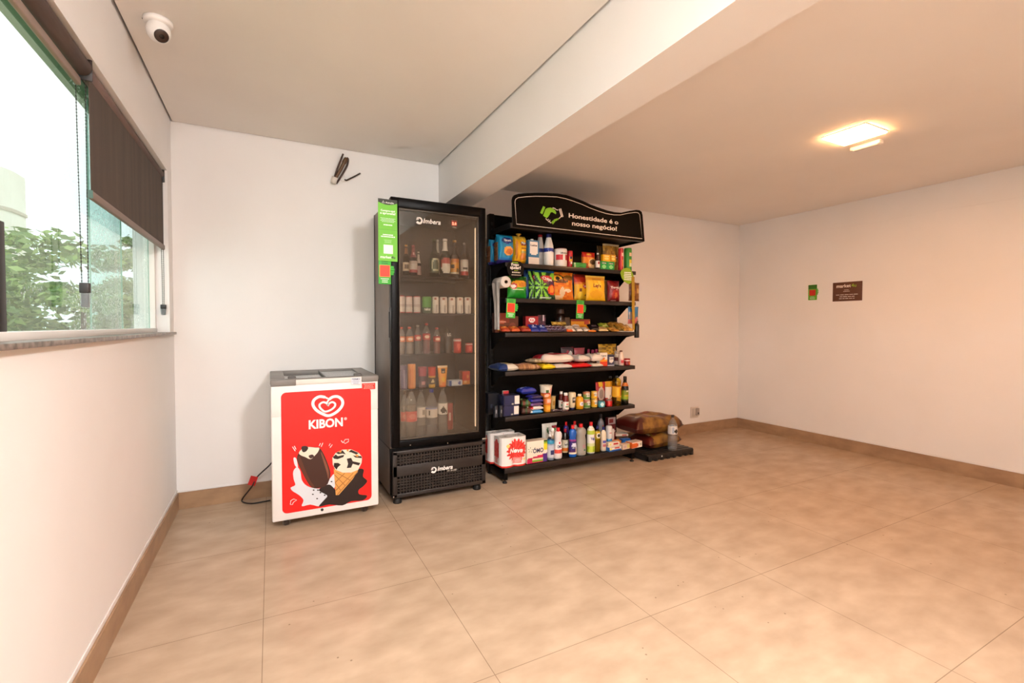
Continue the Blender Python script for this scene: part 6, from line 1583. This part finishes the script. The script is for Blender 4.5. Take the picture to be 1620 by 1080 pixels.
for k in range(8):
    P = [(1.3325, -0.47, 0.984, 0.0431, 0.1867), (1.3855, -0.47, 0.984, 0.0534, 0.1867), (1.4426, -0.47, 0.984, 0.046, 0.1997), (1.5041, -0.47, 0.984, 0.0526, 0.2129), (1.5792, -0.47, 0.984, 0.0493, 0.1822), (1.6607, -0.47, 0.984, 0.0542, 0.1866), (1.7319, -0.47, 0.984, 0.055, 0.1051), (1.8207, -0.47, 0.984, 0.0537, 0.072)][k]
    lab = ['clear bottle with an orange label, far left of the third fridge shelf', 'clear bottle with an orange label and red cap, second on the third fridge shelf', 'clear bottle with a red label, third on the third fridge shelf', 'taller bottle with a red cap, middle of the third fridge shelf', 'slim bottle with a red label, right of the taller red-capped one', 'dark bottle with white letters near its neck, third fridge shelf', 'red can left of the far right can, third fridge shelf', 'red and white can at the far right of the third fridge shelf'][k]
    if k < 6:
        body = [CLEAR, CLEAR, CLEAR, CLEAR, CLEAR, mt('#3c3830', .2)][k]
        capm = [mt('#c0402a', .4), mt('#c0402a', .4), mt('#8a8480', .4), mt('#b8281e', .4), mt('#b02a20', .4), mt('#3a3430', .4)][k]
        liq = [mt('#6a5638', .25), mt('#6a5638', .25), mt('#4a4438', .25), mt('#7a1a14', .25), mt('#7a2418', .25), None][k]
        bd = pe('#d8702a') if k < 2 else pe('#b8302a') if k < 5 else ((.60, .78, lab_('#3a362e')),)
        fb(lab, P, 'pet', body, capm, bd, (('LG', .66, .5, KW, .020),) if k == 5 else (), B3, (.93, 1), .42, (.68, liq) if liq else None)
    else:
        can('drink_can', lab, 'can', P, over(vb((.75, '#c02a24'), (.9, '#d8c8c0'), (1, '#b82a24')), ('o', .5, .45, .07, .25, '#e86a5a')), (), CHROME, B3, .84)
D4 = 'drinks on the fourth fridge shelf'
can('drink_can', 'tall purple can at the left end of the fourth fridge shelf', 'can', (1.3452, -0.47, 0.749, 0.0452, 0.1642), over(solid('#5a4a68'), ('r', .45, .55, .1, .8, '#8a7a90')), (), CHROME, D4, .84)
can('drink_can', 'tall orange can beside the purple one, fourth fridge shelf', 'can', (1.3996, -0.47, 0.749, 0.0537, 0.1708), over(solid('#e0851c'), ('r', .55, .60, .05, .95, '#f0aa4a'), ('r', .40, .44, .2, .8, '#c8701c')), (), CHROME, D4, .84)
cup('yogurt_cup', 'dark pink cup in the middle of the fourth fridge shelf', 'cup', (1.4749, -0.47, 0.749, 0.0586, 0.1462), over(vb((.3, '#6a4a50'), (.6, '#4a2c34'), (1, '#a83a48')), ('o', .5, .25, .08, .1, '#c88a90')), mt('#b84a54', .4), group=D4)
cup('yogurt_cup', 'yellow cup with a dark label, fourth fridge shelf', 'cup', (1.5427, -0.47, 0.749, 0.0553, 0.1435), over(vb((.15, '#d8a81c'), (.5, '#4a3a1c'), (.6, '#d8a020'), (1, '#c83a24')), ('o', .5, .32, .08, .08, '#d8c89a')), mt('#c83a2a', .4), group=D4)
x, y, z, w, h = (1.6202, -0.47, 0.749, 0.0747, 0.1493)
t = thing('juice_tube', 'orange juice pouch narrowing to the bottom, with a black label square, fourth fridge shelf', 'juice', (x, y, z), (0, 0, 0), D4)
m = MB()
jf = over(vb((.1, '#d8701c'), (.9, '#eea23a'), (1, '#f0dcb8')), ('r', .32, .74, .62, .86, '#2a2418'), ('r', .40, .66, .70, .74, '#d8ccb0'), ('o', .52, .36, .20, .12, '#f0c020'), ('o', .52, .14, .3, .09, '#e8801c'))
def jp(s):
    return lambda u, v: ((u - .5) * w * (.66 + .34 * v), s * (.022 * (1 - v) ** .6 + .001) * math.sqrt(max(0, 1 - (2 * u - 1) ** 2)), v * h)
m.grid(jp(-1), 20, 22, jf)
m.grid(jp(1), 20, 22, mt('#e08a2a', .4), flip=True)
m.build('pouch', t)
x, y, z, w, h = (1.7196, -0.47, 0.749, 0.1015, 0.0389)
carton('butter_pack', 'flat blue and white pack on the fourth fridge shelf', 'pack', (x, y, z, w, h), .07, over(solid('#cfd4dc'), ('r', 0, .2, 0, 1, '#2a4a8a'), ('o', .8, .5, .1, .35, '#3a4a9a'), ('r', .3, .6, .3, .7, '#e8e4e4')), mt('#b8c0d0', .4), mt('#c8ccd4', .4), (), D4)
x, y, z, w, h = (1.8118, -0.47, 0.749, 0.0601, 0.096)
carton('snack_box', 'orange-brown box at the right end of the fourth fridge shelf', 'box', (x + .004, y + .04, z, w, h), .07, over(vb((.3, '#d8842a'), (1, '#c83a24')), ('o', .4, .2, .2, .1, '#f0c080'), ('o', .7, .6, .15, .15, '#e08a40')), mt('#a84a24', .4), mt('#b8502a', .4), (), D4)
B5 = 'large bottles on the fridge floor'
for k in range(2):
    P = [(1.3676, -0.4, 0.401, 0.0564, 0.3254), (1.3957, -0.47, 0.401, 0.0756, 0.3498)][k]
    fb('large cola bottle with a red label on the fridge floor, %s' % ('behind at the far left', 'front one at the left')[k], P, 'pet', CLEAR, mt('#5a4a40', .4), ((.36, .56, lab_('#b8302a', ('o', .5, .5, .1, .3, '#c85a50'))),), (), B5, (.93, 1), .34, (.68, mt('#3a2a1c', .2)))
wl2 = lambda *s: ((.42, .62, over(solid('#d6cfc8'), *s)),)
fb('slim clear water bottle with a grey label on the fridge floor', (1.4642, -0.47, 0.401, 0.0605, 0.35), 'pet', CLEAR, mt('#6a6468', .4), wl2(('r', .5, .6, .2, .8, '#9a9490')), (), B5, (.93, 1), .34, (.8, glassy('water_b', (.9, .9, .9, 1), 1.33, .02)))
fb('clear water bottle with a blue cap on the fridge floor', (1.5389, -0.47, 0.401, 0.0819, 0.3366), 'pet', CLEAR, mt('#2438a0', .4), wl2(('r', .38, .44, .3, .7, '#4a4440'), ('r', 0, 1, .9, 1, '#8a94c0')), (), B5, (.93, 1), .34, (.8, glassy('water_c', (.86, .88, .94, 1), 1.33, .02)))
fb('clear water bottle with a black drop on its white label, fridge floor', (1.6209, -0.47, 0.401, 0.0685, 0.354), 'pet', CLEAR, mt('#8a847c', .4), ((.44, .66, over(solid('#e8e2da'), ('o', .48, .38, .08, .25, '#17110e'), ('o', .48, .62, .02, .12, '#17110e'), ('o', .60, .25, .025, .07, '#17110e'))),), (), B5, (.93, 1), .34, (.8, glassy('water_d', (.9, .9, .88, 1), 1.33, .02)))
x, y, z, w, h = (1.7345, -0.3, 0.401, 0.0487, 0.2039)
can('drink_can', 'red can at the back of the fridge floor, behind the water bottles', 'can', (x, -.30, .401, w, .20), over(solid('#a82a24'), ('o', .45, .5, .07, .2, '#d8a8a0')), (), CHROME, None, .84)
